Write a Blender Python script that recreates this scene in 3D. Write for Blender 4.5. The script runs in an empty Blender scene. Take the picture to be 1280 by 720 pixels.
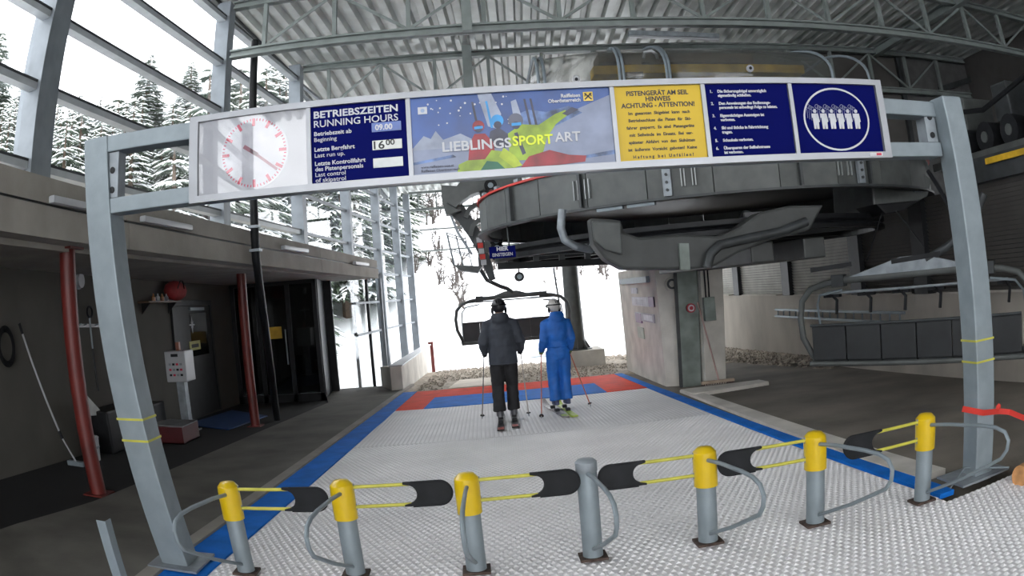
import bpy, bmesh, math, random
from mathutils import Vector, Matrix
random.seed(7)
SC=bpy.context.scene; COL=SC.collection
V=Vector
# ------------------------------------------------------------------ camera (wide action-camera lens)
RX,RY,RZ=0.03974,0.08194,-0.11267
CC=(0.09275,0.05569); KK=(0.70589,0.05237,-0.18425,0.17463)   # lens centre and lens polynomial
H=1.7; SL=.035; YS=4.2            # camera height, fall of the ground, where it starts to fall
R=Matrix.Rotation(RZ,3,'Z')@Matrix.Rotation(RX,3,'X')@Matrix.Rotation(RY,3,'Y')
cam=bpy.data.cameras.new('camera'); camo=bpy.data.objects.new('camera',cam); COL.objects.link(camo)
cam.type='PANO'; cam.sensor_width=36; cam.sensor_fit='HORIZONTAL'; cam.clip_end=600
cs=cam if hasattr(cam,'panorama_type') else cam.cycles
cs.panorama_type='FISHEYE_LENS_POLYNOMIAL'; cs.fisheye_fov=math.radians(220); cs.fisheye_polynomial_k0=0
for i in range(4): setattr(cs,'fisheye_polynomial_k%d'%(i+1),-KK[i]/18**(i+1))
cam.shift_x=-CC[0]/2; cam.shift_y=-CC[1]*640/720
M4=(R@Matrix(((1,0,0),(0,0,-1),(0,1,0)))).to_4x4(); M4.translation=V((0,0,H)); camo.matrix_world=M4
SC.camera=camo
# ------------------------------------------------------------------ world: bright overcast winter sky
W=bpy.data.worlds.new('world'); SC.world=W; W.use_nodes=True
bg=W.node_tree.nodes['Background']; bg.inputs[0].default_value=(.97,.98,1,1); bg.inputs[1].default_value=1.0
SC.view_settings.view_transform='Standard'; SC.view_settings.look='None'; SC.view_settings.gamma=1
SC.view_settings.use_curve_mapping=False
SC.view_settings.exposure=2.65
cy=SC.cycles; cy.use_denoising=True; cy.max_bounces=8; cy.diffuse_bounces=5; cy.transparent_max_bounces=16; cy.caustics_reflective=False; cy.caustics_refractive=False

# ------------------------------------------------------------------ measuring helpers
def ray(px,py):
    u=(px-640)/640-CC[0]; v=-(py-360)/640-CC[1]; r=math.hypot(u,v)+1e-12
    th=KK[0]*r+KK[1]*r**2+KK[2]*r**3+KK[3]*r**4; s=math.sin(th)/r
    return R@V((u*s,math.cos(th),v*s))
EYE=V((0,0,H))
def aY(px,py,Y): d=ray(px,py); return EYE+d*(Y/d.y)
def aX(px,py,X): d=ray(px,py); return EYE+d*(X/d.x)
def aZ(px,py,z): d=ray(px,py); return EYE+d*((z-H)/d.z)
def gz(y): return 0.0 if y<YS else -SL*(y-YS)
def aG(px,py,up=0):
    d=ray(px,py); t=(H-up-SL*YS)/(-d.z-SL*d.y); p=EYE+d*t
    return aZ(px,py,up) if p.y<YS else p
# ------------------------------------------------------------------ materials
def mat(name,col,rough=.6,metal=0,var=.12,scale=6,bump=0,bscale=60,stretch=None,col2=None,spec=.5,alpha=1,thr=None,coat=0):
    m=bpy.data.materials.new(name); m.use_nodes=True; nt=m.node_tree; N=nt.nodes; L=nt.links
    b=N['Principled BSDF']; b.inputs['Roughness'].default_value=rough; b.inputs['Metallic'].default_value=metal
    b.inputs['Specular IOR Level'].default_value=spec; b.inputs['Alpha'].default_value=alpha
    b.inputs['Coat Weight'].default_value=coat
    tc=N.new('ShaderNodeTexCoord'); mp=N.new('ShaderNodeMapping'); L.new(tc.outputs['Object'],mp.inputs[0])
    if stretch: mp.inputs['Scale'].default_value=stretch
    no=N.new('ShaderNodeTexNoise'); no.inputs['Scale'].default_value=scale; no.inputs['Detail'].default_value=6; L.new(mp.outputs[0],no.inputs[0])
    cr=N.new('ShaderNodeValToRGB'); L.new(no.outputs[0],cr.inputs[0])
    c2=col2 or tuple(max(0,c*(1-var*1.6)) for c in col); c1=col if col2 else tuple(min(1,c*(1+var)) for c in col)
    a,z=thr or (.32,.68)
    cr.color_ramp.elements[0].position=a; cr.color_ramp.elements[1].position=z
    cr.color_ramp.elements[0].color=(*c2,1); cr.color_ramp.elements[1].color=(*c1,1)
    L.new(cr.outputs[0],b.inputs['Base Color'])
    if bump:
        n2=N.new('ShaderNodeTexNoise'); n2.inputs['Scale'].default_value=bscale; n2.inputs['Detail'].default_value=4; L.new(mp.outputs[0],n2.inputs[0])
        bp=N.new('ShaderNodeBump'); bp.inputs['Strength'].default_value=bump; bp.inputs['Distance'].default_value=.01
        L.new(n2.outputs[0],bp.inputs['Height']); L.new(bp.outputs[0],b.inputs['Normal'])
    return m
def glassmat(name,col,fac=.12,rough=.02,murk=0,murkcol=(.5,.5,.5)):
    m=bpy.data.materials.new(name); m.use_nodes=True; nt=m.node_tree; N=nt.nodes; L=nt.links; N.clear()
    o=N.new('ShaderNodeOutputMaterial'); t=N.new('ShaderNodeBsdfTransparent'); t.inputs[0].default_value=(*col,1)
    g=N.new('ShaderNodeBsdfGlossy'); g.inputs['Roughness'].default_value=rough
    fr=N.new('ShaderNodeLayerWeight'); fr.inputs[0].default_value=.5
    pw=N.new('ShaderNodeMath'); pw.operation='POWER'; pw.inputs[1].default_value=4; L.new(fr.outputs['Facing'],pw.inputs[0])
    ml=N.new('ShaderNodeMath'); ml.operation='MULTIPLY_ADD'; ml.inputs[1].default_value=.5; ml.inputs[2].default_value=.05; L.new(pw.outputs[0],ml.inputs[0])
    mx=N.new('ShaderNodeMixShader'); L.new(ml.outputs[0],mx.inputs[0]); L.new(t.outputs[0],mx.inputs[1]); L.new(g.outputs[0],mx.inputs[2])
    last=mx
    if murk:
        d=N.new('ShaderNodeBsdfDiffuse'); d.inputs[0].default_value=(*murkcol,1)
        m2=N.new('ShaderNodeMixShader'); m2.inputs[0].default_value=murk; L.new(mx.outputs[0],m2.inputs[1]); L.new(d.outputs[0],m2.inputs[2]); last=m2
    L.new(last.outputs[0],o.inputs[0]); return m
def emit(name,col,s):
    m=bpy.data.materials.new(name); m.use_nodes=True; b=m.node_tree.nodes['Principled BSDF']
    b.inputs['Base Color'].default_value=(*col,1); b.inputs['Emission Color'].default_value=(*col,1); b.inputs['Emission Strength'].default_value=s
    return m
galv=mat('galvanised steel',(.22,.26,.285),.5,.25,.07,7,.1,40)
galvdark=mat('weathered galvanised steel',(.27,.30,.325),.5,.35,.15,7,.1,40)
steelg=mat('grey painted steel',(.085,.092,.09),.5,.1,.14,5)
steeldk=mat('dark steel',(.045,.05,.053),.5,.2,.2,5)
facadem=mat('slate grey facade steel',(.20,.225,.25),.5,.15,.1,4)
roofm=mat('roof deck sheet',(.55,.57,.55),.45,.2,.1,2)
trussm=mat('truss paint',(.22,.25,.24),.5,.1,.1,4)
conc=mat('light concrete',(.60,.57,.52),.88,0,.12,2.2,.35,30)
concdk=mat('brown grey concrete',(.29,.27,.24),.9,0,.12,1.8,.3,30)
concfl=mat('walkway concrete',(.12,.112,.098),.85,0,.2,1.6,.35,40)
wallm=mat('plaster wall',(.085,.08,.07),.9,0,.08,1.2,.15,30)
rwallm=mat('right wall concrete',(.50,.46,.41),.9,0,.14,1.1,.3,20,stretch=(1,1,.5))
dirt=mat('brown floor',(.165,.145,.12),.9,0,.25,.9,.5,30)
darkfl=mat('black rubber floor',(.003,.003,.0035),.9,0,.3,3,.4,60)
gravel=mat('gravel',(.36,.31,.25),.95,0,.3,9,1,25)
stonem=mat('pebble stone',(.42,.37,.31),.9,0,.3,3)
snowm=mat('snow',(.90,.92,.94),.75,0,.04,.35,.5,3)
matw=mat('white plastic matting',(.70,.69,.70),.7,0,.12,1.1,.15,80,col2=(.58,.57,.58),spec=.2)
matk=mat('white plastic studs',(.76,.75,.76),.65,0,.08,1.3,spec=.25)
blue=mat('blue matting',(.008,.16,.60),.75,0,.12,4,.5,90,spec=.15)
redm=mat('red matting',(.74,.05,.02),.75,0,.1,4,.5,90,spec=.15)
beige=mat('beige matting',(.62,.55,.46),.8,0,.1,3)
redp=mat('red brown paint',(.13,.016,.012),.5,0,.2,3)
yel=mat('yellow plastic',(.62,.42,.006),.32,0,.06,6,coat=.3)
yelp=mat('pale yellow rod',(.48,.45,.06),.4,0,.1,8)
blk=mat('black rubber',(.013,.014,.016),.6,0,.2,8,spec=.2)
blkm=mat('black metal',(.012,.013,.015),.5,.1,.2,6,spec=.3)
whitep=mat('white enamel',(.42,.43,.45),.4,0,.04,3)
alum=mat('sign frame aluminium',(.27,.28,.30),.35,.4,.05,5)
navy=mat('navy sign film',(.002,.004,.085),.7,0,.05,2,spec=.05)
signy=mat('yellow sign film',(.55,.37,.004),.5,0,.04,2)
inkw=mat('white print',(.52,.53,.56),.5,0,.02,2)
inkb=mat('black print',(.02,.02,.02),.5,0,.02,2)
inkr=mat('red print',(.55,.03,.07),.5,0,.05,2)
inky=mat('lime print',(.72,.80,.04),.5,0,.02,2)
glass=glassmat('clear glass',(.97,.98,.985))
glassd=glassmat('tinted glass',(.30,.33,.33),murk=.1,murkcol=(.02,.02,.02))
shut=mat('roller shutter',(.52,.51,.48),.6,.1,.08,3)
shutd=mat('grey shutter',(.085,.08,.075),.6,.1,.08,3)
bark=mat('bark',(.10,.07,.05),.9,0,.2,5)
needle=mat('needles',(.06,.085,.055),.8,0,.35,2)
rustm=mat('rusty iron',(.06,.04,.032),.8,.2,.4,20)
wood=mat('end grain timber',(.60,.30,.12),.8,0,.25,8)
cushion=mat('black seat leather',(.022,.024,.026),.5,0,.15,5,.1,30)
housem=glassmat('smoked acrylic hood',(.90,.90,.88),murk=.26,murkcol=(.17,.18,.17),rough=.1)
amber=mat('yellow machine paint',(.65,.40,.02),.5,0,.2,5)
brownm=mat('brown machine paint',(.12,.07,.04),.6,0,.2,5)
stripem=mat('red stripe',(.55,.03,.02),.5,0,.1,5)
# ------------------------------------------------------------------ mesh builder
def wl(o):
    p=V((0,0,0))
    while o is not None: p=p+V(o.location); o=o.parent
    return p
class MB:
    def __init__(s): s.b=bmesh.new()
    def box(s,c,d,rz=0,m=None):
        x,y,z=d[0]/2,d[1]/2,d[2]/2; vs=[]
        Q=m or Matrix.Rotation(rz,3,'Z')
        for k in ((-x,-y,-z),(x,-y,-z),(x,y,-z),(-x,y,-z),(-x,-y,z),(x,-y,z),(x,y,z),(-x,y,z)):
            vs.append(s.b.verts.new(V(c)+Q@V(k)))
        for f in ((0,3,2,1),(4,5,6,7),(0,1,5,4),(1,2,6,5),(2,3,7,6),(3,0,4,7)): s.b.faces.new([vs[i] for i in f])
        return s
    def bb(s,a,b): a=V(a);b=V(b); return s.box((a+b)/2,[abs(q) for q in (b-a)])
    def hexa(s,P):      # 4 bottom + 4 top points, same winding
        vs=[s.b.verts.new(V(p)) for p in P]
        for f in ((0,3,2,1),(4,5,6,7),(0,1,5,4),(1,2,6,5),(2,3,7,6),(3,0,4,7)): s.b.faces.new([vs[i] for i in f])
        return s
    def beam(s,p,q,w,h=None,up=(0,0,1)):
        p=V(p);q=V(q);h=h or w;d=q-p;L=d.length
        if L<1e-6: return s
        y=d/L;x=y.cross(V(up))
        if x.length<1e-3: x=y.cross(V((1,0,0)))
        x.normalize();z=x.cross(y);m=Matrix((x,y,z)).transposed()
        return s.box((p+q)/2,(w,L,h),m=m)
    def ibeam(s,p,q,w,h,t=.02,up=(0,0,1)):
        p=V(p);q=V(q);y=(q-p).normalized();x=y.cross(V(up))
        if x.length<1e-3:x=y.cross(V((1,0,0)))
        x.normalize();z=x.cross(y)
        s.beam(p,q,t,h,up); s.beam(p+z*(h-t)/2,q+z*(h-t)/2,w,t,up); s.beam(p-z*(h-t)/2,q-z*(h-t)/2,w,t,up); return s
    def cyl(s,p,q,r,r2=None,n=16,cap=True):
        return s.tube([p,q],[r,r if r2 is None else r2],n,cap)
    def tube(s,P,r,n=10,cap=True):
        P=[V(p) for p in P]; rs=r if isinstance(r,(list,tuple)) else [r]*len(P)
        rings=[];ref=None
        for i,p in enumerate(P):
            d=(P[min(i+1,len(P)-1)]-P[max(i-1,0)]); d.normalize()
            if ref is None:
                ref=d.cross(V((0,0,1)))
                if ref.length<1e-3: ref=d.cross(V((1,0,0)))
            ref=(ref-d*ref.dot(d)).normalized(); b2=d.cross(ref)
            rings.append([s.b.verts.new(p+(ref*math.cos(a)+b2*math.sin(a))*rs[i]) for a in (2*math.pi*k/n for k in range(n))])
        for a,b in zip(rings,rings[1:]):
            for k in range(n): s.b.faces.new((a[k],a[(k+1)%n],b[(k+1)%n],b[k]))
        if cap: s.b.faces.new(rings[0][::-1]); s.b.faces.new(rings[-1])
        return s
    def loft(s,rings):   # rings of equal-length point lists, capped
        rr=[[s.b.verts.new(V(p)) for p in r] for r in rings]; n=len(rr[0])
        for a,b in zip(rr,rr[1:]):
            for k in range(n): s.b.faces.new((a[k],a[(k+1)%n],b[(k+1)%n],b[k]))
        s.b.faces.new(rr[0][::-1]); s.b.faces.new(rr[-1]); return s
    def lathe(s,c,prof,n=24,a0=0,a1=2*math.pi,axis='Z'):
        full=abs(a1-a0-2*math.pi)<1e-6; c=V(c); rr=[]
        for k in range(n if full else n+1):
            a=a0+(a1-a0)*k/n
            rr.append([s.b.verts.new(c+V((r*math.cos(a),r*math.sin(a),z))) for r,z in prof])
        m=len(rr)
        for k in range(m if full else m-1):
            a=rr[k];b=rr[(k+1)%m]
            for j in range(len(prof)-1): 
                s.b.faces.new((a[j],b[j],b[j+1],a[j+1]))
        return s
    def prism(s,pts,d):
        d=V(d);a=[s.b.verts.new(V(p)) for p in pts];b=[s.b.verts.new(V(p)+d) for p in pts];n=len(a)
        s.b.faces.new(a[::-1]);s.b.faces.new(b)
        for k in range(n): s.b.faces.new((a[k],a[(k+1)%n],b[(k+1)%n],b[k]))
        return s
    def ball(s,c,r,sub=2,sc=(1,1,1)):
        g=bmesh.ops.create_icosphere(s.b,subdivisions=sub,radius=1)
        for v in g['verts']: v.co=V(c)+V((v.co.x*r*sc[0],v.co.y*r*sc[1],v.co.z*r*sc[2]))
        return s
    def build(s,name,m,parent=None,smooth=False,bevel=0,kind=None,label=None):
        bmesh.ops.remove_doubles(s.b,verts=s.b.verts,dist=1e-5)
        bmesh.ops.recalc_face_normals(s.b,faces=s.b.faces)
        if bevel: bmesh.ops.bevel(s.b,geom=s.b.edges[:],offset=bevel,segments=2,affect='EDGES',profile=.6,clamp_overlap=True)
        off=wl(parent)
        if off.length>0: bmesh.ops.translate(s.b,verts=s.b.verts,vec=-off)
        me=bpy.data.meshes.new(name); s.b.to_mesh(me); s.b.free()
        if isinstance(m,(list,tuple)):
            for q in m: me.materials.append(q)
        else: me.materials.append(m)
        if smooth:
            me.shade_smooth()
            if smooth!='all': me.set_sharp_from_angle(angle=math.radians(38))
        o=bpy.data.objects.new(name,me); COL.objects.link(o); o.parent=parent
        if kind: o['kind']=kind
        if label: o['label']=label
        return o
def tag(o,label,cat,group=None):
    o['label']=label;o['category']=cat
    if group:o['group']=group
    return o
def thing(name,label,cat,loc=(0,0,0),group=None):
    o=bpy.data.objects.new(name,None);COL.objects.link(o);o.location=loc;o.empty_display_size=.1
    return tag(o,label,cat,group)
def structure(name,loc=(0,0,0)):
    o=bpy.data.objects.new(name,None);COL.objects.link(o);o.location=loc;o['kind']='structure';return o
def one(mb,name,m,label,cat,group=None,**k): return tag(mb.build(name,m,None,**k),label,cat,group)
def dup(src,parent=None):
    c=src.copy();COL.objects.link(c);c.parent=parent
    for ch in list(src.children): dup(ch,c)
    return c
def share(me,name,parent,loc,rot=(0,0,0),sc=(1,1,1),kind=None):
    o=bpy.data.objects.new(name,me);COL.objects.link(o);o.parent=parent;o.location=V(loc)-wl(parent);o.rotation_euler=rot;o.scale=sc
    if kind:o['kind']=kind
    return o
def text(body,parent,m,x,z,y,size,align='LEFT',name='lettering',bold=0,ext=.0015,rot=(math.pi/2,0,0),sx=1,shear=0,label=None,sp=1,w=None):
    cu=bpy.data.curves.new(name,'FONT');cu.body=body;cu.size=size;cu.align_x=align;cu.extrude=ext;cu.offset=bold;cu.shear=shear;cu.space_line=sp;cu.resolution_u=3
    to=bpy.data.objects.new(name,cu);COL.objects.link(to);bpy.context.view_layer.update()
    me=bpy.data.meshes.new_from_object(to.evaluated_get(bpy.context.evaluated_depsgraph_get()));bpy.data.objects.remove(to)
    me.name=name;me.materials.clear();me.materials.append(m);o=bpy.data.objects.new(name,me);COL.objects.link(o);o.parent=parent
    if w:
        xs_=[v.co.x for v in me.vertices]; sx=w/(max(xs_)-min(xs_)); x-=min(xs_)*sx if align=='LEFT' else 0
    o.location=V((x,y,z))-wl(parent);o.rotation_euler=rot;o.scale=(sx,1,1)
    if label:o['label']=label
    return o
# ================================================================== SETTING
def slab(mb,P,up,th,n=8):      # P: nearL,nearR,farR,farL (x,y); follows the fall of the ground
    a,b,c,d=[V((*p,0)) for p in P]; ts=sorted(set([i/n for i in range(n+1)]))
    y0=a.y;y1=d.y
    if y0<YS<y1: ts=sorted(set(ts+[(YS-y0)/(y1-y0)]))
    rows=[]
    for t in ts:
        l=a.lerp(d,t); r=b.lerp(c,t); q=[]
        for p in (l,r):
            z=gz(p.y)+up; q.append((mb.b.verts.new((p.x,p.y,z)),mb.b.verts.new((p.x,p.y,z-th))))
        rows.append(q)
    F=mb.b.faces.new
    for A,B in zip(rows,rows[1:]):
        F((A[0][0],A[1][0],B[1][0],B[0][0]));F((A[0][1],B[0][1],B[1][1],A[1][1]))
        F((A[0][0],B[0][0],B[0][1],A[0][1]));F((A[1][0],A[1][1],B[1][1],B[1][0]))
    for A in (rows[0],rows[-1]): F((A[0][0],A[0][1],A[1][1],A[1][0]))
    return mb
def terr(x,y):
    z=gz(min(y,26))-.10
    if y>26: z+= -.02*(y-26)
    z+=.50*max(0,y-31)
    z+=.42*max(0,-x-9)*(1 if y>-5 else max(0,1+(y+5)/20))
    z+=.25*math.sin(x*.21+1)*math.sin(y*.17)*(1 if y>29 or x<-11 else 0)
    if -8<x<11 and y<25: z-=.25
    return z
mb=MB(); gx=[-110+i*2.2 for i in range(100)]; gy=[-45+i*2.2 for i in range(84)]
vv=[[mb.b.verts.new((x,y,terr(x,y))) for y in gy] for x in gx]
for i in range(len(gx)-1):
    for j in range(len(gy)-1): mb.b.faces.new((vv[i][j],vv[i+1][j],vv[i+1][j+1],vv[i][j+1]))
mb.build('ground',snowm,None,smooth='all',kind='structure')
slab(MB(),[(-6.2,-10),(12.2,-10),(7.4,21.5),(-3.9,19)],-.012,.2,12).build('floor',dirt,None,kind='structure')
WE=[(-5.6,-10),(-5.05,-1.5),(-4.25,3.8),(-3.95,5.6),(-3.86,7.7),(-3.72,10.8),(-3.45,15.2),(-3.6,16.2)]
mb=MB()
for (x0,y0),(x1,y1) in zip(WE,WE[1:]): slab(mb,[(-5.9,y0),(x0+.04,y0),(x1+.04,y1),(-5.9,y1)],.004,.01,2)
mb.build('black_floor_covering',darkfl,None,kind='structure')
MO=lambda y:-2.26+(y-5.65)*.0275     # outer left edge of the blue border
MI=lambda y:-1.93+(y-5.17)*.0253     # inner left edge
RI=lambda y:2.92-(y-4.25)*.0 if y<6.8 else 2.92
RO=lambda y:3.08
WE2=WE[:-1]+[(-4.3,18.7)]
mb=MB()
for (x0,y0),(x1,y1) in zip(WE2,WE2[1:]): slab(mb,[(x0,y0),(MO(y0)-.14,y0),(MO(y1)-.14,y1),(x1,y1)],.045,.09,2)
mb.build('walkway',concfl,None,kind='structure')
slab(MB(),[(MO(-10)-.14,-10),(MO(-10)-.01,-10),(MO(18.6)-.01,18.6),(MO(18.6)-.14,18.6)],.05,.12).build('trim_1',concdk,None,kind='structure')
# kerb and pale footing right of the mat
slab(MB(),[(3.11,4.5),(3.40,4.5),(3.50,12.1),(3.28,12.1)],.03,.1).build('trim_2',conc,None,kind='structure')
slab(MB(),[(3.28,11.3),(4.75,11.6),(4.75,12.05),(3.28,12.05)],.05,.1).build('trim_3',conc,None,kind='structure')
# gravel strip beyond the mat
slab(MB(),[(-2.1,16.5),(7.2,16.5),(7.2,23.2),(-2.0,23.2)],.0,.2,6).build('gravel_strip',gravel,None,kind='structure')
mb=MB();rr=random.Random(3)
for k in range(2600):
    x=rr.uniform(-1.7,5.2);y=16.7+6.8*rr.random()**.8
    if y>18.8+0*x and x<-1.65: continue
    if -1.1<x<.6 and y<19: continue
    if 3.2<x<4.6 and y<18: continue
    if 1.9<x<4.0 and 19.8<y<21.5: continue
    r=rr.uniform(.02,.07)
    vs=[mb.b.verts.new(V((x,y,gz(y)+.0))+V(q)*r) for q in ((1,.2,0),(.2,1,.1),(-.9,.3,0),(-.3,-1,.1),(.1,0,.75))]
    for f in ((0,1,4),(1,2,4),(2,3,4),(3,0,4)): mb.b.faces.new([vs[i] for i in f])
mb.build('gravel_stones',stonem,None,kind='stuff')
COL.objects['gravel_stones']['label']='loose brown stones strewn behind the matting';COL.objects['gravel_stones']['category']='gravel'
one(slab(MB(),[(-.95,16.7),(.5,16.7),(.5,18.9),(-.75,18.9)],.03,.05,2),'doormat',beige,'pale beige mat lying on the gravel behind the red matting','mat')
mb=MB()
for k in range(900):   # dirt heap along the foot of the right wall
    y=rr.uniform(12.5,20.5);t=rr.random()**1.7; x=6.68-t*1.3*(y-11)/9;r=rr.uniform(.04,.1)
    vs=[mb.b.verts.new(V((x,y,gz(y)-.02+(1-t)*.16))+V(q)*r) for q in ((1,.2,0),(.2,1,.1),(-.9,.3,0),(-.3,-1,.1),(.1,0,.6))]
    for f in ((0,1,4),(1,2,4),(2,3,4),(3,0,4)): mb.b.faces.new([vs[i] for i in f])
tag(mb.build('rubble',stonem,None,kind='stuff'),'brown rubble banked against the foot of the right wall','rubble')

# ---- left building
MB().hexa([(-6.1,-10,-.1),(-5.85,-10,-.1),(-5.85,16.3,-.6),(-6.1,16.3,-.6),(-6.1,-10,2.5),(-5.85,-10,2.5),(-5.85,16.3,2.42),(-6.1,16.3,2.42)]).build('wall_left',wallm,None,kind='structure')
bX=lambda y:-3.95+.091*(y-4.3)
bT=lambda y:3.0-.0145*(y-4.3)
bB=lambda y:2.45-.0083*(y-4.3)
bM=lambda y:bB(y)+(bT(y)-bB(y))*.52
bal=structure('balcony')
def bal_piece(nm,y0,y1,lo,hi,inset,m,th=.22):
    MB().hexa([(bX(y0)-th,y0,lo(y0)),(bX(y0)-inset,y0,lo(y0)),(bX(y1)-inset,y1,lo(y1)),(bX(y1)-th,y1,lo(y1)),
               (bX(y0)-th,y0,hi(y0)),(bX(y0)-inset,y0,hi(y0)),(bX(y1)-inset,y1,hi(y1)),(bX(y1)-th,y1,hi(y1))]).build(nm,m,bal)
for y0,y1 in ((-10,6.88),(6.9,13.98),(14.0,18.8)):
    bal_piece('slab_edge',y0,y1,bB,bM,0,concdk,.6); bal_piece('parapet_panel',y0,y1,lambda y:bM(y)+.03,bT,.02,concdk,.18); bal_piece('groove_shade_strip',y0,y1,lambda y:bM(y)+.001,lambda y:bM(y)+.029,.05,steeldk,.17)  # dark strip stands in for the shade in the step between the bands
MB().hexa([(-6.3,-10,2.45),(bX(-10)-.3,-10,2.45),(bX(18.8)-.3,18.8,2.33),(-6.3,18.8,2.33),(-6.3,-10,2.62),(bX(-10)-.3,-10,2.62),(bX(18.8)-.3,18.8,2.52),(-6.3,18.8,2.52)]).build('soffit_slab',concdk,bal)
for i,(px,py,n) in enumerate(((100,258,'first tube light from the left on the concrete balcony edge'),(205,280,'pale tube light on the balcony edge just right of the left gantry post'),(366,312,'pale tube light on the balcony edge below the opening hours sign'),(449,330,'smallest tube light, near the far end of the concrete balcony'))):
    # meet the fascia
    d=ray(px,py); t=(-3.95-.091*4.3)/(d.x-.091*d.y); p=EYE+d*t; y=p.y; L=.62
    t1=thing('tube_light',n,'light',(bX(y)+.05,y,p.z),'tube lights along the balcony edge')
    MB().beam((bX(y-L)+.05,y-L,p.z),(bX(y+L)+.05,y+L,p.z),.09,.07).build('diffuser',whitep,t1,smooth=True,bevel=.02)
    MB().beam((bX(y-L*.9)+.012,y-L*.9,p.z),(bX(y+L*.9)+.012,y+L*.9,p.z),.03,.05).build('backplate',galvdark,t1)
# door in the left wall
def onwall(px,py): return aX(px,py,-5.85)
dr=structure('door_1')
a=onwall(217,370);b=onwall(268,520); y0,y1=12.55,14.75
z0=gz(13.5)+.005
MB().bb((-5.86,y0,z0),(-5.80,y0+.09,2.0)).bb((-5.86,y1-.09,z0),(-5.80,y1,2.0)).bb((-5.86,y0+.09,1.9),(-5.80,y1-.09,2.0)).build('frame',blkm,dr)
MB().bb((-5.85,y0+.1,z0+.01),(-5.82,y1-.1,1.89)).build('door_leaf',blkm,dr)
MB().bb((-5.819,y0+.9,.9),(-5.812,y1-.35,1.75)).build('pane',glassd,dr)
MB().cyl((-5.80,y0+.3,.62),(-5.76,y0+.3,.62),.015).cyl((-5.765,y0+.3,.62),(-5.765,y0+.75,.60),.014).build('door_handle',galv,dr)
MB().bb((-5.82,y0+.9,1.80),(-5.78,y1-.5,1.86)).build('door_closer',galv,dr)
sg=MB().bb((-5.81,y0+.75,1.02),(-5.802,y0+1.35,1.2)).build('door_sign',mat('dull yellow sticker',(.42,.40,.12),.5),dr)
MB().bb((-5.8015,y0+.85,1.07),(-5.799,y0+1.25,1.14)).build('door_sign_field',blkm,sg)
mb=MB();c=V((-5.81,y0+1.0,1.52))
for k in range(8):
    a_=k*math.pi/4; r=.17 if k%2==0 else .10
    mb.prism([c+V((0,0,0)),c+V((0,math.cos(a_-.25)*r*.5,math.sin(a_-.25)*r*.5)),c+V((0,math.cos(a_)*r,math.sin(a_)*r)),c+V((0,math.cos(a_+.25)*r*.5,math.sin(a_+.25)*r*.5))],(.004,0,0))
mb.build('star_sticker',whitep,dr)
# black glazed entrance (faces the camera) and its return wall
en=structure('wall_entrance'); Y=16.2
X0,X1=-5.85,-3.72; zt=2.36; zb=gz(Y)+.004
fr=MB()
for x in (X0+.06,-5.15,-4.42,X1-.05): fr.bb((x-.05,Y-.06,zb),(x+.05,Y+.06,zt))
fr.bb((X0,Y-.06,zt-.1),(X1,Y+.06,zt-.001)).bb((X0,Y-.06,zb),(X1,Y+.06,zb+.18))
fr.build('frame',blkm,en)
for xa,xb in ((X0+.11,-5.2),(-5.1,-4.47),(-4.37,X1-.1)): MB().bb((xa,Y-.01,zb+.18),(xb,Y+.01,zt-.1)).build('pane',glassd,en)
MB().bb((-5.05,Y-.03,1.05),(-4.62,Y-.015,1.32)).build('yellow_notice',mat('yellow notice',(.55,.33,.02),.5),en)
MB().cyl((-4.52,Y-.07,.45),(-4.52,Y-.07,1.25),.018).build('pull_handle',galv,en)
MB().bb((X0,Y+1.6,zb),(X1,Y+1.7,zt)).bb((X0-.05,Y,zb),(X0,Y+1.7,zt)).build('dark_interior',blkm,en)
MB().hexa([(X1-.05,Y,zb-.1),(X1+.02,Y,zb-.1),(X1-.3,18.6,zb-.1),(X1-.37,18.6,zb-.1),(X1-.05,Y,zt),(X1+.02,Y,zt),(X1-.3,18.6,zt-.03),(X1-.37,18.6,zt-.03)]).build('return_panel',blkm,en)
# glass screen under the balcony end
ws=structure('window_1'); Y=18.7; zb=gz(Y)+.02;zt=2.32
xs=[-4.0,-3.33,-2.95,-2.62]
px=[405,452,470,482]
xs=[aY(p,487,Y).x for p in (402,436+15,469,486)]
for i in range(3):
    MB().bb((xs[i]+.03,Y,zb),(xs[i+1]-.03,Y+.015,zt)).build('pane',glass,ws)
for x,m in ((xs[0],blkm),(xs[1],blkm),(xs[2],blkm),(xs[3],facadem)): MB().bb((x-.035,Y-.05,zb),(x+.035,Y+.06,zt)).build('mullion',m,ws)
# low concrete plinth carrying the glass facade
pl=structure('wall_plinth')
MB().hexa([(-2.30,17.1,-.7),(-2.03,17.1,-.7),(-1.88,24.6,-.95),(-2.05,24.6,-.95),(-2.30,17.1,.16),(-2.03,17.1,.16),(-1.88,24.6,.12),(-2.05,24.6,.12)]).hexa([(-2.75,18.55,-.7),(-2.30,17.1,-.7),(-2.15,17.2,-.7),(-2.6,18.66,-.7),(-2.75,18.55,.05),(-2.30,17.1,.16),(-2.15,17.2,.16),(-2.6,18.66,.05)]).build('plinth_wall',conc,pl)
MB().hexa([(-2.33,17.08,.16),(-1.99,17.06,.16),(-1.84,24.6,.12),(-2.08,24.6,.12),(-2.33,17.08,.19),(-1.99,17.06,.19),(-1.84,24.6,.15),(-2.08,24.6,.15)]).build('sill',whitep,pl)
one(MB().bb((-1.97,25.0,-.85),(-1.80,25.2,.2)),'marker_post',redp,'short red brown post at the far end of the low plinth wall','post')
raill=mat('pale rail paint',(.42,.45,.47),.45,.1,.08,4)
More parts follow.
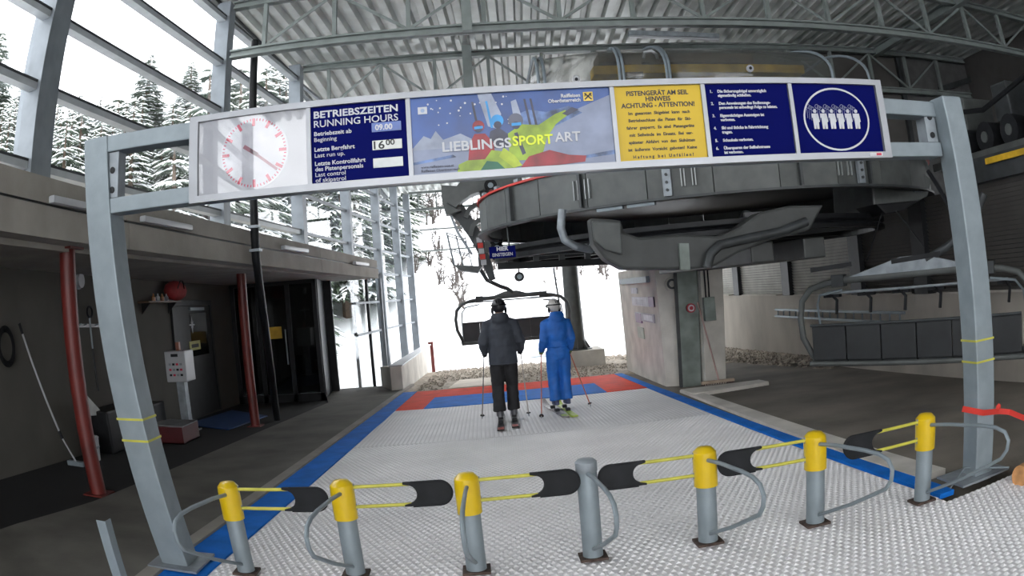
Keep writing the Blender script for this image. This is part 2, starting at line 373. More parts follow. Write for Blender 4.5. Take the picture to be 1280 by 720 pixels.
# ---- facade columns and glazing
FXa,FXb=-4.1-.1*5.5,.1
FX=lambda y:FXa+FXb*y
def onfac(px,py,off=0):
    d=ray(px,py); t=(FXa+off)/(d.x-FXb*d.y); return EYE+d*t
colY=[-9.8,-6,-2.4,1.2]; 
for (px,py) in ((41,180),(280,135),(378,245),(436,240),(471.5,235),(495,235),(511,250)): colY.append(onfac(px,py).y)
names=[None,'broadest grey steel facade column, at the left edge beside the balcony','grey steel facade column that rises behind the clock','grey facade column directly behind the opening hours panel','thin grey facade column ending on the balcony parapet near its far end','first facade column right of the balcony end, standing on the plinth','second facade column right of the balcony end, standing on the plinth','last grey facade column of the hall, at the far opening']
for i,y in enumerate(colY):
    i-=3
    w,dp=(.34,.44) if i==1 else (.24,.30)
    if i>=4: w,dp=.22,.26
    ztop=6.5 if y<14 else 6.5-(y-14)*.115
    zb=2.52 if y<17.2 else gz(y)-.05
    x=FX(y)
    m=MB(); yy=y+dp/2
    m.bb((x-w,yy-dp/2,zb),(x,yy-dp/2+.03,ztop)).bb((x-w,yy+dp/2-.03,zb),(x,yy+dp/2,ztop)).bb((x-w/2-.02,yy-dp/2+.03,zb),(x-w/2+.02,yy+dp/2-.03,ztop)).bb((x-.028,yy-dp/2+.03,zb),(x,yy+dp/2-.03,ztop))
    if i<=0: m.build('wall_mullion',facadem,None,kind='structure'); continue
    o=m.build('facade_column',facadem,None); tag(o,names[i],'column','steel columns of the glass facade')
    MB().bb((x-w-.04,yy-dp/2-.04,zb-.005),(x+.04,yy+dp/2+.04,zb+.03)).build('base_plate',facadem,o)
colY.append(24.6)
RZ_=[.95,1.72,2.5,3.15,3.92,4.69,5.46,6.2]
for i in range(len(colY)-1):
    y0=colY[i]+(.44 if i==4 else .3);y1=colY[i+1]
    if y1-y0<.3: continue
    w=structure('window_%d'%(i+2))
    zb=2.55 if y0<17 else gz(y0)
    ztop=6.4 if y0<14 else 6.4-(y1-14)*.115
    zs=[z for z in RZ_ if zb+.2<z<ztop-.1]
    for z in zs:
        if y0>13:
            MB().beam((FX(y0)-.12,y0,z),(FX(y1)-.12,y1,z),.07,.055).build('rail',facadem,w);continue
        rl=MB().beam((FX(y0)-.12,y0,z-.012),(FX(y1)-.12,y1,z-.012),.14,.07).build('rail',raill,w);MB().beam((FX(y0)-.12,y0,z+.036),(FX(y1)-.12,y1,z+.036),.16,.024).build('rail_cap',steeldk,rl,label='dark cap strip')
    lv=[zb]+zs+[ztop]
    for a,b in zip(lv,lv[1:]):
        MB().hexa([(FX(y0)-.26,y0,a+.02),(FX(y0)-.25,y0,a+.02),(FX(y1)-.25,y1,a+.02),(FX(y1)-.26,y1,a+.02),(FX(y0)-.26,y0,b-.02),(FX(y0)-.25,y0,b-.02),(FX(y1)-.25,y1,b-.02),(FX(y1)-.26,y1,b-.02)]).build('pane',glass,w)
# ---- roof
def zr(y): return 6.55 if y<14 else 6.55-(y-14)*.115
cl=structure('ceiling'); XL,XR=-3.85,14.2; SX=lambda x,y:x+.06*(y-10); P=.30
n=int((XR-XL)/(4*P))
prof=[(0,0),(.13,0),(.17,.11),(.26,.11),(.30,0)]
for k in range(n+1):
    mb=MB(); x0=XL+k*4*P; pts=[]
    for j in range(4):
        for q in prof[:-1]: pts.append((x0+j*P+q[0],q[1]))
    pts.append((x0+4*P,0))
    rows=[[mb.b.verts.new((SX(x,y),y,zr(y)+z)) for x,z in pts] for y in (-10,14,24.8)]
    rows2=[[mb.b.verts.new((SX(x,y),y,zr(y)+z+.012)) for x,z in pts] for y in (-10,14,24.8)]
    for A in (rows,rows2):
        for a,b in zip(A,A[1:]):
            for i in range(len(pts)-1): mb.b.faces.new((a[i],a[i+1],b[i+1],b[i]))
    mb.build('roof_sheet',roofm,cl)
def roofhexa(mb,x0,x1,y0,y1,za0,zb0,th): return mb.hexa([(SX(x0,y0),y0,za0),(SX(x1,y0),y0,za0),(SX(x1,y1),y1,zb0),(SX(x0,y1),y1,zb0),(SX(x0,y0),y0,za0+th),(SX(x1,y0),y0,za0+th),(SX(x1,y1),y1,zb0+th),(SX(x0,y1),y1,zb0+th)])
mb=MB();roofhexa(mb,XL,XR,-10,14,6.72,6.72,.12);roofhexa(mb,XL,XR,14,24.8,6.72,5.48,.12);mb.build('roof_cover',steeldk,cl)
mb=MB();roofhexa(mb,XL-.12,XL-.005,-10,14,6.48,6.48,.38);roofhexa(mb,XL-.12,XL-.005,14,24.8,6.48,5.24,.38);mb.build('eaves_trim',steeldk,cl)
def truss(y,zb,zt,x0,x1,step,label,web=.045,ch=(.15,.13)):
    t=thing('roof_truss',label,'truss',(x0,y,zb),'roof trusses')
    MB().ibeam((x0,y,zb),(x1,y,zb),ch[0],ch[1],.03).build('bottom_chord',trussm,t)
    MB().ibeam((x0,y,zt),(x1,y,zt),ch[0],ch[1],.03).build('top_chord',trussm,t)
    x=x0+step*.5;k=0
    while x<x1-.1:
        MB().bb((x-web*.7,y-web,zb+ch[1]/2),(x+web*.7,y+web,zt-ch[1]/2)).build('upright',trussm,t)
        if x+step<x1:
            p,q=((x+.03,y,zb+.08),(x+step-.03,y,zt-.08)) if k%2==0 else ((x+.03,y,zt-.08),(x+step-.03,y,zb+.08))
            MB().beam(p,q,web*.9,web*.9).build('diagonal',trussm,t)
        x+=step;k+=1
    return t
truss(3.9,5.62,6.42,-4.2,12.1,1.15,'roof truss nearest the hall entrance, above the top edge of the photograph')
truss(10.1,5.58,6.42,-3.6,12.1,1.12,'nearer roof truss, its bottom chord crossing the whole top of the picture')
truss(13.7,5.5,6.42,-3.25,12.1,1.06,'second roof truss, just above the sign board')
truss(17.6,5.2,6.05,-2.9,6.8,1.1,'third roof truss, hidden behind the sign board')
truss(24.3,4.72,5.3,-2.2,6.8,.62,'low lattice truss across the far opening of the hall',.03,(.09,.08))
hg=thing('suspension_post','wide steel post hanging from the roof trusses between hours panel and advert','post',(aY(583,60,13.4).x,13.4,4.3))
MB().bb((hg.location.x-.09,13.35,4.2),(hg.location.x+.09,13.55,6.5)).build('shaft',trussm,hg)
MB().bb((aY(583,20,9.95).x-.07,9.93,5.5),(aY(583,20,9.95).x+.07,10.0,6.5)).build('upper_strap',trussm,hg)
one(MB().ibeam((9.0,2,6.4),(9.15,14,6.4),.16,.2,.02),'roof_girder',trussm,'long steel girder under the roof deck at upper right','beam','roof beams')
for z,xx in ((4.02,'upper'),(3.3,'lower')):
    one(MB().beam((-1.9,24.3,z),(1.4,24.3,z),.06,.05),'crossbar',trussm,'%s thin horizontal bar spanning the far opening'%xx,'bar')
lt=thing('strip_light','long grey strip light under the roof deck above the yellow sign','light',(aY(786,43,12.6).x,12.6,aY(786,43,12.6).z))
p=aY(786,42,12.6);q=aY(898,46,12.6);MB().beam(p,q,.14,.09).build('housing',galvdark,lt)
MB().beam(p-V((0,0,.06)),q-V((0,0,.06)),.07,.04).build('tube',whitep,lt)
# ---- right side: wall, roller doors, shelf, upper walls
MB().hexa([(6.8,-10,-.1),(7.1,-10,-.1),(7.1,22,-.8),(6.8,22,-.8),(6.8,-10,1.1),(7.1,-10,1.1),(7.1,22,1.1),(6.8,22,1.1)]).build('wall_right',rwallm,None,kind='structure')
ys=[-10,-3,2.0,aX(1250,330,6.8).y-1.2,aX(1150,330,6.8).y,aX(1068,320,6.8).y,aX(980,325,6.8).y,aX(919,340,6.8).y,22]
cols_=[(y,.42) for y in ys[1:-1]]
for i in range(len(ys)-1):
    y0,y1=ys[i]+.2,ys[i+1]-.2
    d=structure('door_%d'%(i+2),(6.9,y0,1.1))
    mb=MB();z=1.12
    while z<2.55:
        mb.hexa([(6.90,y0,z),(6.93,y0,z),(6.93,y1,z),(6.90,y1,z),(6.87,y0,z+.055),(6.93,y0,z+.055),(6.93,y1,z+.055),(6.87,y1,z+.055)]); z+=.062
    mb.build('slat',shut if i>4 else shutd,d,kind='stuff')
    MB().bb((6.93,y0-.2,1.1),(6.98,y1+.2,2.60)).build('backing',steeldk,d)
    MB().bb((6.74,y0+.3,1.1),(6.95,y1-.3,1.125)).build('sill',conc,d)
for y,w in cols_:
    MB().bb((6.78,y-.2,1.1),(6.95,y+.2,2.60)).build('wall_pillar',blkm,None,kind='structure')
MB().bb((6.7,-10,2.61),(12.4,8.6,2.95)).build('shelf_slab',steeldk,None,kind='structure')
MB().bb((6.99,8.6,2.45),(12.4,14.0,2.58)).build('light_block_slab',steeldk,None,kind='structure')  # unseen slab added to stop daylight leaking up behind the roller doors
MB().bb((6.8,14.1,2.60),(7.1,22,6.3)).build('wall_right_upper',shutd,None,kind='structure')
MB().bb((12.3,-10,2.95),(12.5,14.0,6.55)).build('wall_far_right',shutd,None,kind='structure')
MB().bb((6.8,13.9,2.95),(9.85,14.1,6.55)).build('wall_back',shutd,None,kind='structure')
MB().bb((9.95,13.9,2.95),(12.3,14.1,6.55)).build('wall_back_panel',mat('grey wall panel',(.10,.10,.10),.7),None,kind='structure')
MB().bb((9.84,13.8,2.95),(9.96,14.12,6.5)).build('trim_4',steeldk,None,kind='structure')
one(MB().beam(aY(1175,112,13.8),aY(1262,84,13.8),.1,.14),'wall_beam',steeldk,'dark sloping rail on the upper right wall','beam')
# ================================================================== SKI MAT
mt=thing('ski_mat','white studded plastic matting with blue borders and red and blue far end','mat',(0.5,4.2,0))
YN=1.9; JY=[YN,4.9,7.0,9.1,11.2,13.05]
def xl(y): return MI(y)
def xr(y): return 4.6 if y<3.85 else (3.6 if y<4.15 else 2.92)
for y0,y1 in zip(JY,JY[1:]):
    if y0<4:
        slab(MB(),[(xl(y0),y0),(4.6,y0),(4.6,3.8),(xl(3.8),3.8)],.022,.03,2).build('mat_panel',matw,mt)
        slab(MB(),[(xl(3.8),3.808),(2.915,3.808),(2.915,y1-.008),(xl(y1),y1-.008)],.022,.03,3).build('mat_panel',matw,mt)
    else: slab(MB(),[(xl(y0),y0),(2.915,y0),(2.915,y1-.008),(xl(y1),y1-.008)],.022,.03,2).build('mat_panel',matw,mt)
mb=MB(); dx=.0575; y=YN+.03; row=0
mbr=mb.b
while y<9.2:
    dy=.056
    x=xl(y)+.03+(dx/2 if row%2 else 0)
    xe=4.58 if y<3.78 else 2.90
    z=gz(y)+.0215
    near=y<7.2
    while x<xe:
        hw=.019;hl=.020
        if not near and row%2: pass
        a=mbr.verts.new((x-hw,y-hl,z));b=mbr.verts.new((x+hw,y-hl,z));c=mbr.verts.new((x+hw,y+hl,z));d=mbr.verts.new((x-hw,y+hl,z));t1=mbr.verts.new((x,y-hl*.35,z+.012));t2=mbr.verts.new((x,y+hl*.35,z+.012))
        F=mbr.faces.new
        F((a,b,t1));F((b,c,t2,t1));F((c,d,t2));F((d,a,t1,t2))
        x+=dx
    y+=dy;row+=1
me=bpy.data.meshes.new('stud');mbr.to_mesh(me);mbr.free();me.materials.append(matk)
o=bpy.data.objects.new('stud',me);COL.objects.link(o);o.parent=mt;o.location=-V(mt.location);o['kind']='stuff'
mb=MB();x=MI(9)+.04     # ridges run on where the studs can no longer be told apart
while x<2.9:
    z=lambda y:gz(y)+.0215
    for s_ in (0,):
        v=[mb.b.verts.new(q) for q in ((x-.022,9.25,z(9.25)),(x+.022,9.25,z(9.25)),(x,9.25,z(9.25)+.004),(x-.022,13.0,z(13)),(x+.022,13.0,z(13)),(x,13.0,z(13)+.004))]
        F=mb.b.faces.new;F((v[0],v[2],v[5],v[3]));F((v[2],v[1],v[4],v[5]))
    x+=.0575
me=bpy.data.meshes.new('ridge');mb.b.to_mesh(me);me.materials.append(matk);o=bpy.data.objects.new('ridge',me);COL.objects.link(o);o.parent=mt;o.location=-V(mt.location);o['kind']='stuff'
E1=16.5
for a,b in ((YN,4.4),(4.4,8.4),(8.4,12.6),(12.6,E1)):
    slab(MB(),[(MO(a),a),(MI(a)-.004,a),(MI(b)-.004,b-.01),(MO(b),b-.01)],.035,.04,3).build('blue_border',blue,mt,label='blue border strip along the mat')
for a,b in ((3.95,8.2),(8.2,12.5),(12.5,E1)):
    slab(MB(),[(2.925 if a>4 else 2.95,a),(3.09,a),(3.10,b-.01),(2.925,b-.01)],.035,.04,3).build('blue_border',blue,mt,label='blue border strip along the mat')
pB=aG(548,512);pC=aG(765,491);
YB=14.9
slab(MB(),[(MI(13)+.0,13.06),(-1.22,13.06),(-1.05,E1-.01),(MI(E1),E1-.01)],.03,.04,2).build('red_patch',redm,mt,label='red panel')
slab(MB(),[(-1.215,13.06),(2.15,13.06),(2.2,YB-.005),(-1.13,YB-.005)],.03,.04,2).build('blue_patch',blue,mt,label='blue panel')
slab(MB(),[(-1.13,YB),(2.2,YB),(2.2,E1-.01),(-1.045,E1-.01)],.03,.04,2).build('red_patch',redm,mt,label='red panel')
slab(MB(),[(2.155,13.06),(2.915,13.06),(2.915,E1-.01),(2.205,E1-.01)],.03,.04,2).build('red_patch',redm,mt,label='red panel')
# ================================================================== SIGN GANTRY
YG=4.15
g=thing('sign_gantry','grey steel gantry of two leaning box posts and a double beam over the ski lane','gantry',(0,YG+.1,0))
def post(P0,P1,w,nm,m=galv):
    # P0,P1: front-left corners at foot and head
    P0=V(P0);P1=V(P1)
    return MB().hexa([P0,P0+V((w,0,0)),P0+V((w,w,0)),P0+V((0,w,0)),P1,P1+V((w,0,0)),P1+V((w,w,0)),P1+V((0,w,0))])
WP=.225
Lf=V((-2.34,4.09,0));Lh=V((-2.65,4.09,2.90))
pl_=post(Lf,Lh,WP,'post').build('post',galv,g,bevel=.012)
for px,py in ((170,526),(176,553)):
    z=aY(px,py,4.09).z; c=Lf.lerp(Lh,z/2.90)
    post(c-V((.004,.004,0)),c+V((-.0055,-.004,.014)),WP+.008,'x').build('tape_band',yelp,pl_,label='thin yellow tape band')
Rf=V((3.33,3.97,0));Rh=V((3.20,3.97,2.79))
pr_=post(Rf,Rh,.19,'post').build('post',galv,g,bevel=.012)
for py in (426,453):
    z=aY(1229,py,3.97).z;c=Rf.lerp(Rh,z/2.79);post(c-V((.004,.004,0)),c+V((-.004,-.004,.014)),.198,'x').build('tape_band',yelp,pr_,label='thin yellow tape band')
for z0,z1,z2 in ((2.375,2.475,2.475),(2.785,2.895,2.77)):
    a=Lh.x+WP+(.045 if z0<2.5 else 0)
    dz=(z1-z2)
    MB().hexa([(a,4.10,z0),(3.21,4.10,z0-dz),(3.21,4.26,z0-dz),(a,4.26,z0),(a,4.10,z1),(3.21,4.10,z2),(3.21,4.26,z2),(a,4.26,z1)]).build('crossbeam',galv,g,bevel=.008)
for x,yy in ((-2.36,4.10),(3.16,4.10)):
    o=MB().bb((x-.06,yy+.02,2.48),(x+.04,yy+.14,2.78 if x<0 else 2.70)).build('end_plate',galvdark,g)
    for z in (2.53,2.66): MB().cyl((x-.01,yy+.022,z),(x-.01,yy+.012,z),.022).build('bolt_hole',blkm,o)
o=MB().bb((Rf.x-.2,3.88,.046),(Rf.x+.32,4.26,.062)).build('base_plate',galvdark,g)
o=MB().bb((Lf.x-.1,4.0,.046),(Lf.x+.32,4.42,.062)).build('base_plate',galvdark,g)
# ---- sign board
YB_=4.07; YF=4.03
sb=thing('sign_board','long illuminated style sign board with clock, opening hours, advert and safety panels on the gantry','sign',(.5,YB_,2.6))
MB().bb((-1.69,YB_-.02,2.365),(2.67,YB_,2.872)).build('backing',alum,sb)
fr=MB().bb((-1.70,YF-.02,2.355),(2.68,YB_,2.395)).bb((-1.70,YF-.02,2.845),(2.68,YB_,2.882)).bb((-1.70,YF-.02,2.395),(-1.64,YB_,2.845)).bb((2.63,YF-.02,2.395),(2.68,YB_,2.845)).build('frame',alum,sb,bevel=.006)
for x in (-.926,-.340,.842,1.40,1.98):
    MB().bb((x-.013,YF-.012,2.395),(x+.013,YB_-.02,2.845)).build('divider',alum,sb)
PT,PB=2.845,2.395
def panel(nm,x0,x1,m): return MB().bb((x0,YF+.004,PB),(x1,YB_-.02,PT)).build(nm,m,sb)
yf=YF+.003
# clock
cp=panel('clock_panel',-1.64,-.94,whitep)
ck=MB(); cx,cz,cr=-1.27,2.617,.205
MB().cyl((cx,YF+.002,cz),(cx,YF+.004,cz),cr+.012,n=48).build('dial',mat('dial white',(.46,.46,.49),.3,coat=.5),cp)
for k in range(60):
    a=k*math.pi/30; d=V((math.sin(a),0,math.cos(a))); big=k%5==0
    ck.beam(V((cx,YF+.001,cz))+d*(cr*(.78 if big else .93)),V((cx,YF+.001,cz))+d*cr,.018 if big else .006,.002,up=(0,1,0))
ck.build('hour_marks',inkr,cp)
for a,l,w in ((math.radians(128),.185,.016),(math.radians(304),.075,.024)):
    d=V((math.sin(a),0,math.cos(a)));MB().beam(V((cx,YF-.002,cz))-d*.03,V((cx,YF-.002,cz))+d*l,w,.003,up=(0,1,0)).build('clock_hand',mat('hand red grey',(.30,.09,.12),.4),cp)
MB().bb((cx-.36,YF-.008,PB),(cx+.33,YF-.006,PT)).build('cover_glass',glassmat('clock glass',(.95,.95,.96)),cp)
# opening hours
hp=panel('hours_panel',-.913,-.353,navy)
x0=-.895
text('BETRIEBSZEITEN',hp,inkw,x0,2.780,yf,.057,bold=.0014,w=.495)
text('RUNNING HOURS',hp,inkw,x0,2.725,yf,.057,bold=.0004,w=.495)
for b,z,bo in (('Betriebszeit ab',2.675,.0006),('Beginning',2.640,.0001),('Letzte Bergfahrt',2.583,.0006),('Last run up.',2.548,.0001),('Letzte Kontrollfahrt',2.500,.0006),('des Pistenpersonals',2.468,.0006),('Last control',2.436,.0001),('of skipatrol',2.404,.0001)):
    text(b,hp,inkw,x0,z,yf,.034,bold=bo,w=.0148*len(b))
for z,tx,m1,m2,w in ((2.69,'09.00',mat('blue slot',(.10,.16,.42),.4),inkw,.17),(2.585,'16°°',mat('white slot',(.66,.68,.66),.4),inkb,.17),(2.482,None,mat('pale slot',(.55,.58,.58),.4),None,.17)):
    o=MB().bb((-.555,YF-.001,z-.024),(-.555+w,YF+.004,z+.03)).build('time_slot',m1,hp)
    if tx=='16°°':
        text('16',o,m2,-.547,z-.019,YF-.003,.064,bold=.001,ext=.001,w=.062); text('00',o,m2,-.478,z-.001,YF-.003,.046,bold=.001,ext=.001,w=.052)
    elif tx: text(tx,o,m2,-.535,z-.014,YF-.003,.045,bold=.0015,ext=.001)
# advert picture: flat printed shapes on one sheet
ap=panel('advert_panel',-.327,.829,mat('printed sky',(.015,.07,.28),.3,0,.3,3))
def flat(nm,pts,m,lay,par=ap): 
    y=YF+.004-.0006*lay
    return MB().prism([(x,y,z) for x,z in pts],(0,.0005,0)).build(nm,m,par)
pale=mat('printed snow',(.20,.235,.34),.4,0,.15,6); pale2=mat('printed pale snow',(.28,.32,.42),.4,0,.2,8); mntn=mat('printed mountain',(.10,.17,.36),.4,0,.5,12)
lime=mat('printed lime',(.26,.38,.02),.4,0,.25,9); crim=mat('printed crimson',(.27,.01,.02),.4,0,.3,9); cyan=mat('printed cyan',(.02,.27,.62),.4,0,.2,9); dkp=mat('printed dark',(.03,.035,.07),.4,0,.3,9)
flat('print_snowfield',[(-.327,2.395),(.829,2.395),(.829,2.80),(.62,2.72),(.45,2.63),(.2,2.55),(-.05,2.56),(-.327,2.545)],pale,1)
flat('print_mountain',[(-.327,2.55),(-.26,2.62),(-.22,2.60),(-.19,2.645),(-.15,2.59),(-.05,2.62),(.02,2.58),(.1,2.60),(.1,2.54),(-.327,2.54)],pale2,2)
flat('print_mountain',[(.25,2.70),(.35,2.735),(.45,2.715),(.58,2.745),(.66,2.70),(.5,2.63),(.3,2.62)],mntn,2)
flat('print_snow_spray',[(.06,2.845),(.14,2.845),(.19,2.72),(.17,2.63),(.11,2.65)],pale2,3)
flat('print_snow_spray',[(.25,2.79),(.28,2.80),(.31,2.68),(.26,2.68)],pale2,3)
for sx_,col in ((.045,dkp),(.125,cyan),(.345,dkp),(.38,dkp)):
    flat('print_ski',[(sx_,2.64),(sx_+.014,2.64),(sx_+(-.01),2.80),(sx_-.022,2.80)],col,4)
flat('print_skier_red',[(-.02,2.43),(.0,2.56),(.03,2.61),(.09,2.61),(.13,2.56),(.15,2.44)],crim,5)
flat('print_skier_blue',[(.10,2.52),(.12,2.62),(.17,2.64),(.22,2.60),(.23,2.52)],dkp,4)
flat('print_skier_lime',[(.22,2.44),(.22,2.60),(.30,2.65),(.40,2.64),(.50,2.70),(.56,2.72),(.58,2.695),(.50,2.64),(.44,2.56),(.40,2.44)],lime,6)
flat('print_trousers_lime',[(-.08,2.398),(-.07,2.44),(-.02,2.46),(.08,2.46),(.12,2.51),(.18,2.50),(.27,2.42),(.25,2.40)],lime,7)
flat('print_trousers_dark',[(.05,2.398),(.09,2.45),(.15,2.44),(.19,2.398)],mat('printed dark green',(.03,.13,.08),.5),8)
flat('print_trousers_red',[(.28,2.40),(.33,2.46),(.45,2.49),(.56,2.455),(.66,2.445),(.65,2.41),(.5,2.40)],crim,7)
def disc(nm,cx,cz,r,m,lay,par=ap,n=18): return flat(nm,[(cx+r*math.cos(2*math.pi*k/n),cz+r*math.sin(2*math.pi*k/n)) for k in range(n)],m,lay,par)
flat('print_strap',[(.255,2.60),(.275,2.605),(.315,2.48),(.295,2.47)],dkp,7)
flat('print_arm_lime',[(.16,2.47),(.19,2.52),(.25,2.47),(.29,2.41),(.24,2.40)],mat('printed light lime',(.40,.50,.05),.5,0,.2,9),8.2)
flat('print_shadow',[(.60,2.44),(.829,2.47),(.829,2.445),(.66,2.43)],mntn,3)
flat('print_shadow',[(-.327,2.47),(-.1,2.50),(-.08,2.485),(-.327,2.455)],mntn,3)
flat('print_goggles',[(.03,2.652),(.08,2.655),(.08,2.64),(.03,2.637)],cyan,9.5)
flat('print_goggles',[(.245,2.66),(.30,2.662),(.30,2.645),(.245,2.643)],cyan,9.5)
disc('print_helmet',.055,2.655,.034,crim,8);disc('print_helmet',.165,2.68,.036,cyan,8);disc('print_helmet',.27,2.675,.043,mat('printed grey',(.10,.11,.16),.4),8)
for a_ in ((.055,2.64),(.165,2.655),(.27,2.645)): disc('print_face',a_[0],a_[1],.022,dkp,9)
flat('print_glove',[(.54,2.70),(.60,2.735),(.64,2.72),(.60,2.70),(.57,2.685)],dkp,9)
for i in range(26):
    r_=random.Random(i);disc('print_snowflake',-.3+.55*r_.random(),2.66+.17*r_.random(),.003+.004*r_.random(),inkw,3,n=6)
text('LIEBLINGS',ap,inkw,-.157,2.520,YF-.003,.078,bold=.0016,w=.392)
text('SPORT',ap,inky,.243,2.527,YF-.003,.078,bold=.0016,w=.232)
text('ART',ap,inkw,.485,2.534,YF-.003,.078,bold=.0016,w=.150)
text('Raiffeisen',ap,inkw,.655,2.795,YF-.002,.030,'RIGHT',bold=.0008);text('Oberösterreich',ap,inkw,.655,2.767,YF-.002,.030,'RIGHT',bold=.0008)
lg=MB().bb((.672,YF-.0025,2.768),(.728,YF,2.822)).build('logo',yel,ap)
MB().beam((.680,YF-.003,2.776),(.720,YF-.003,2.814),.008,.0015,up=(0,1,0)).beam((.680,YF-.003,2.814),(.720,YF-.003,2.776),.008,.0015,up=(0,1,0)).beam((.680,YF-.003,2.795),(.69,YF-.003,2.814),.006,.0015,up=(0,1,0)).beam((.720,YF-.003,2.795),(.71,YF-.003,2.814),.006,.0015,up=(0,1,0)).build('logo_cross',inkb,lg)
o=MB().bb((-.285,YF-.001,2.748),(-.232,YF+.002,2.79)).build('small_white_logo',inkw,ap);disc('logo_mark',-.258,2.769,.012,mat('print blue grey',(.3,.4,.6),.5),8.5,o)
text('www.raiffeisen-ooe.at',ap,dkp,-.285,2.432,YF-.002,.021);text('Raiffeisen Oberösterreich',ap,dkp,-.285,2.410,YF-.002,.021)
# yellow notice
yp=panel('yellow_panel',.857,1.387,signy); c=1.118
for b,z in (('PISTENGERÄT AM SEIL',2.788),('HINWEIS',2.752),('ACHTUNG - ATTENTION!',2.714)): text(b,yp,inkb,c,z,yf,.040,'CENTER',bold=.0010,sx=.96)
for i,b in enumerate(('Im  gesamten  Skigebiet  kann  nach','Betriebsschluss  die  Pisten  für  Ski-','fahrer  gesperrt.  Es  sind  Pistengeräte','mit  Seilwinde  im  Einsatz.  Bei  ver-','späteter  Abfahrt  von  den  Skihütten','ist  äußerste  Vorsicht  geboten!  Keine','H a f t u n g   b e i   U n f ä l l e n !')):
    text(b,yp,inkb,c,2.672-i*.0435,yf,.0262,'CENTER',bold=.0006,sx=1.0)
# rules
bp_=panel('rules_panel',1.415,1.965,navy)
z=2.792
for n_,ls in (('1.',('Die Sicherungsbügel unverzüglich','eigenständig schließen.')),('2.',('Den Anweisungen des Bedienungs-','personals ist unbedingt Folge zu leisten.')),('3.',('Eigenmächtiges Aussteigen ist','verboten.')),('4.',('Ski und Stöcke in Fahrtrichtung','tragen.')),('5.',('Schaukeln verboten.',)),('6.',('Überqueren der Seilbahntrasse','ist verboten.'))):
    text(n_,bp_,inkw,1.445,z,yf,.025,bold=.0008)
    for l in ls: text(l,bp_,inkw,1.495,z,yf,.0245,bold=.0009,sx=.98);z-=.026
    z-=.024 if len(ls)>1 else .022
# six skiers pictogram
sp_=panel('pictogram_panel',1.995,2.628,navy); c=(2.30,2.615)
mb=MB();N=48;
v=[]
for k in range(N):
    a=2*math.pi*k/N
    for r_ in ((.235,.195),(.247,.207)): v.append(mb.b.verts.new((c[0]+r_[0]*math.cos(a),YF+.002,c[1]+r_[1]*math.sin(a))))
for k in range(N): a,b,cc_,d_=v[2*k],v[2*k+1],v[(2*k+3)%(2*N)],v[(2*k+2)%(2*N)];mb.b.faces.new((a,b,cc_,d_))
mb.build('ring_print',inkw,sp_)
for k in range(6):
    x=c[0]-.163+k*.062; z=c[1]-.052
    m=MB(); y=YF+.0015
    m.prism([(x-.022,y,z+.088),(x+.024,y,z+.088),(x+.030,y,z+.035),(x+.022,y,z+.03),(x+.020,y,z-.012),(x+.004,y,z-.012),(x+.002,y,z+.022),(x-.002,y,z-.012),(x-.016,y,z-.012),(x-.018,y,z+.06),(x-.026,y,z+.06)],(0,.001,0))
    m.cyl((x+.002,y,z+.104),(x+.002,y+.001,z+.104),.013,n=10)
    m.build('skier_pictogram',inkw,sp_)
    m=MB()
    for j in (0,1,2):
        cc_=V((x-.012-.014*j,y+.0005,z+.118+.008*j)); 
        pts=[cc_+V((.013*math.cos(t),0,.013*math.sin(t))) for t in [2*math.pi*q/10 for q in range(11)]]
        for p,q in zip(pts,pts[1:]): m.beam(p,q,.0022,.001,up=(0,1,0))
        m.beam(cc_+V((-.012,0,-.014)),cc_+V((-.014,0,-.075)),.0022,.001,up=(0,1,0))
    m.build('pictogram_outline',mat('print outline',(.30,.33,.45),.5) if k==0 else COL.objects['pictogram_outline'].data.materials[0],sp_)
o=MB().bb((2.50,YF-.024,2.366),(2.60,YF-.02,2.388)).build('maker_sticker',inkw,fr);MB().bb((2.55,YF-.0255,2.370),(2.59,YF-.024,2.385)).build('sticker_mark',inkr,o)
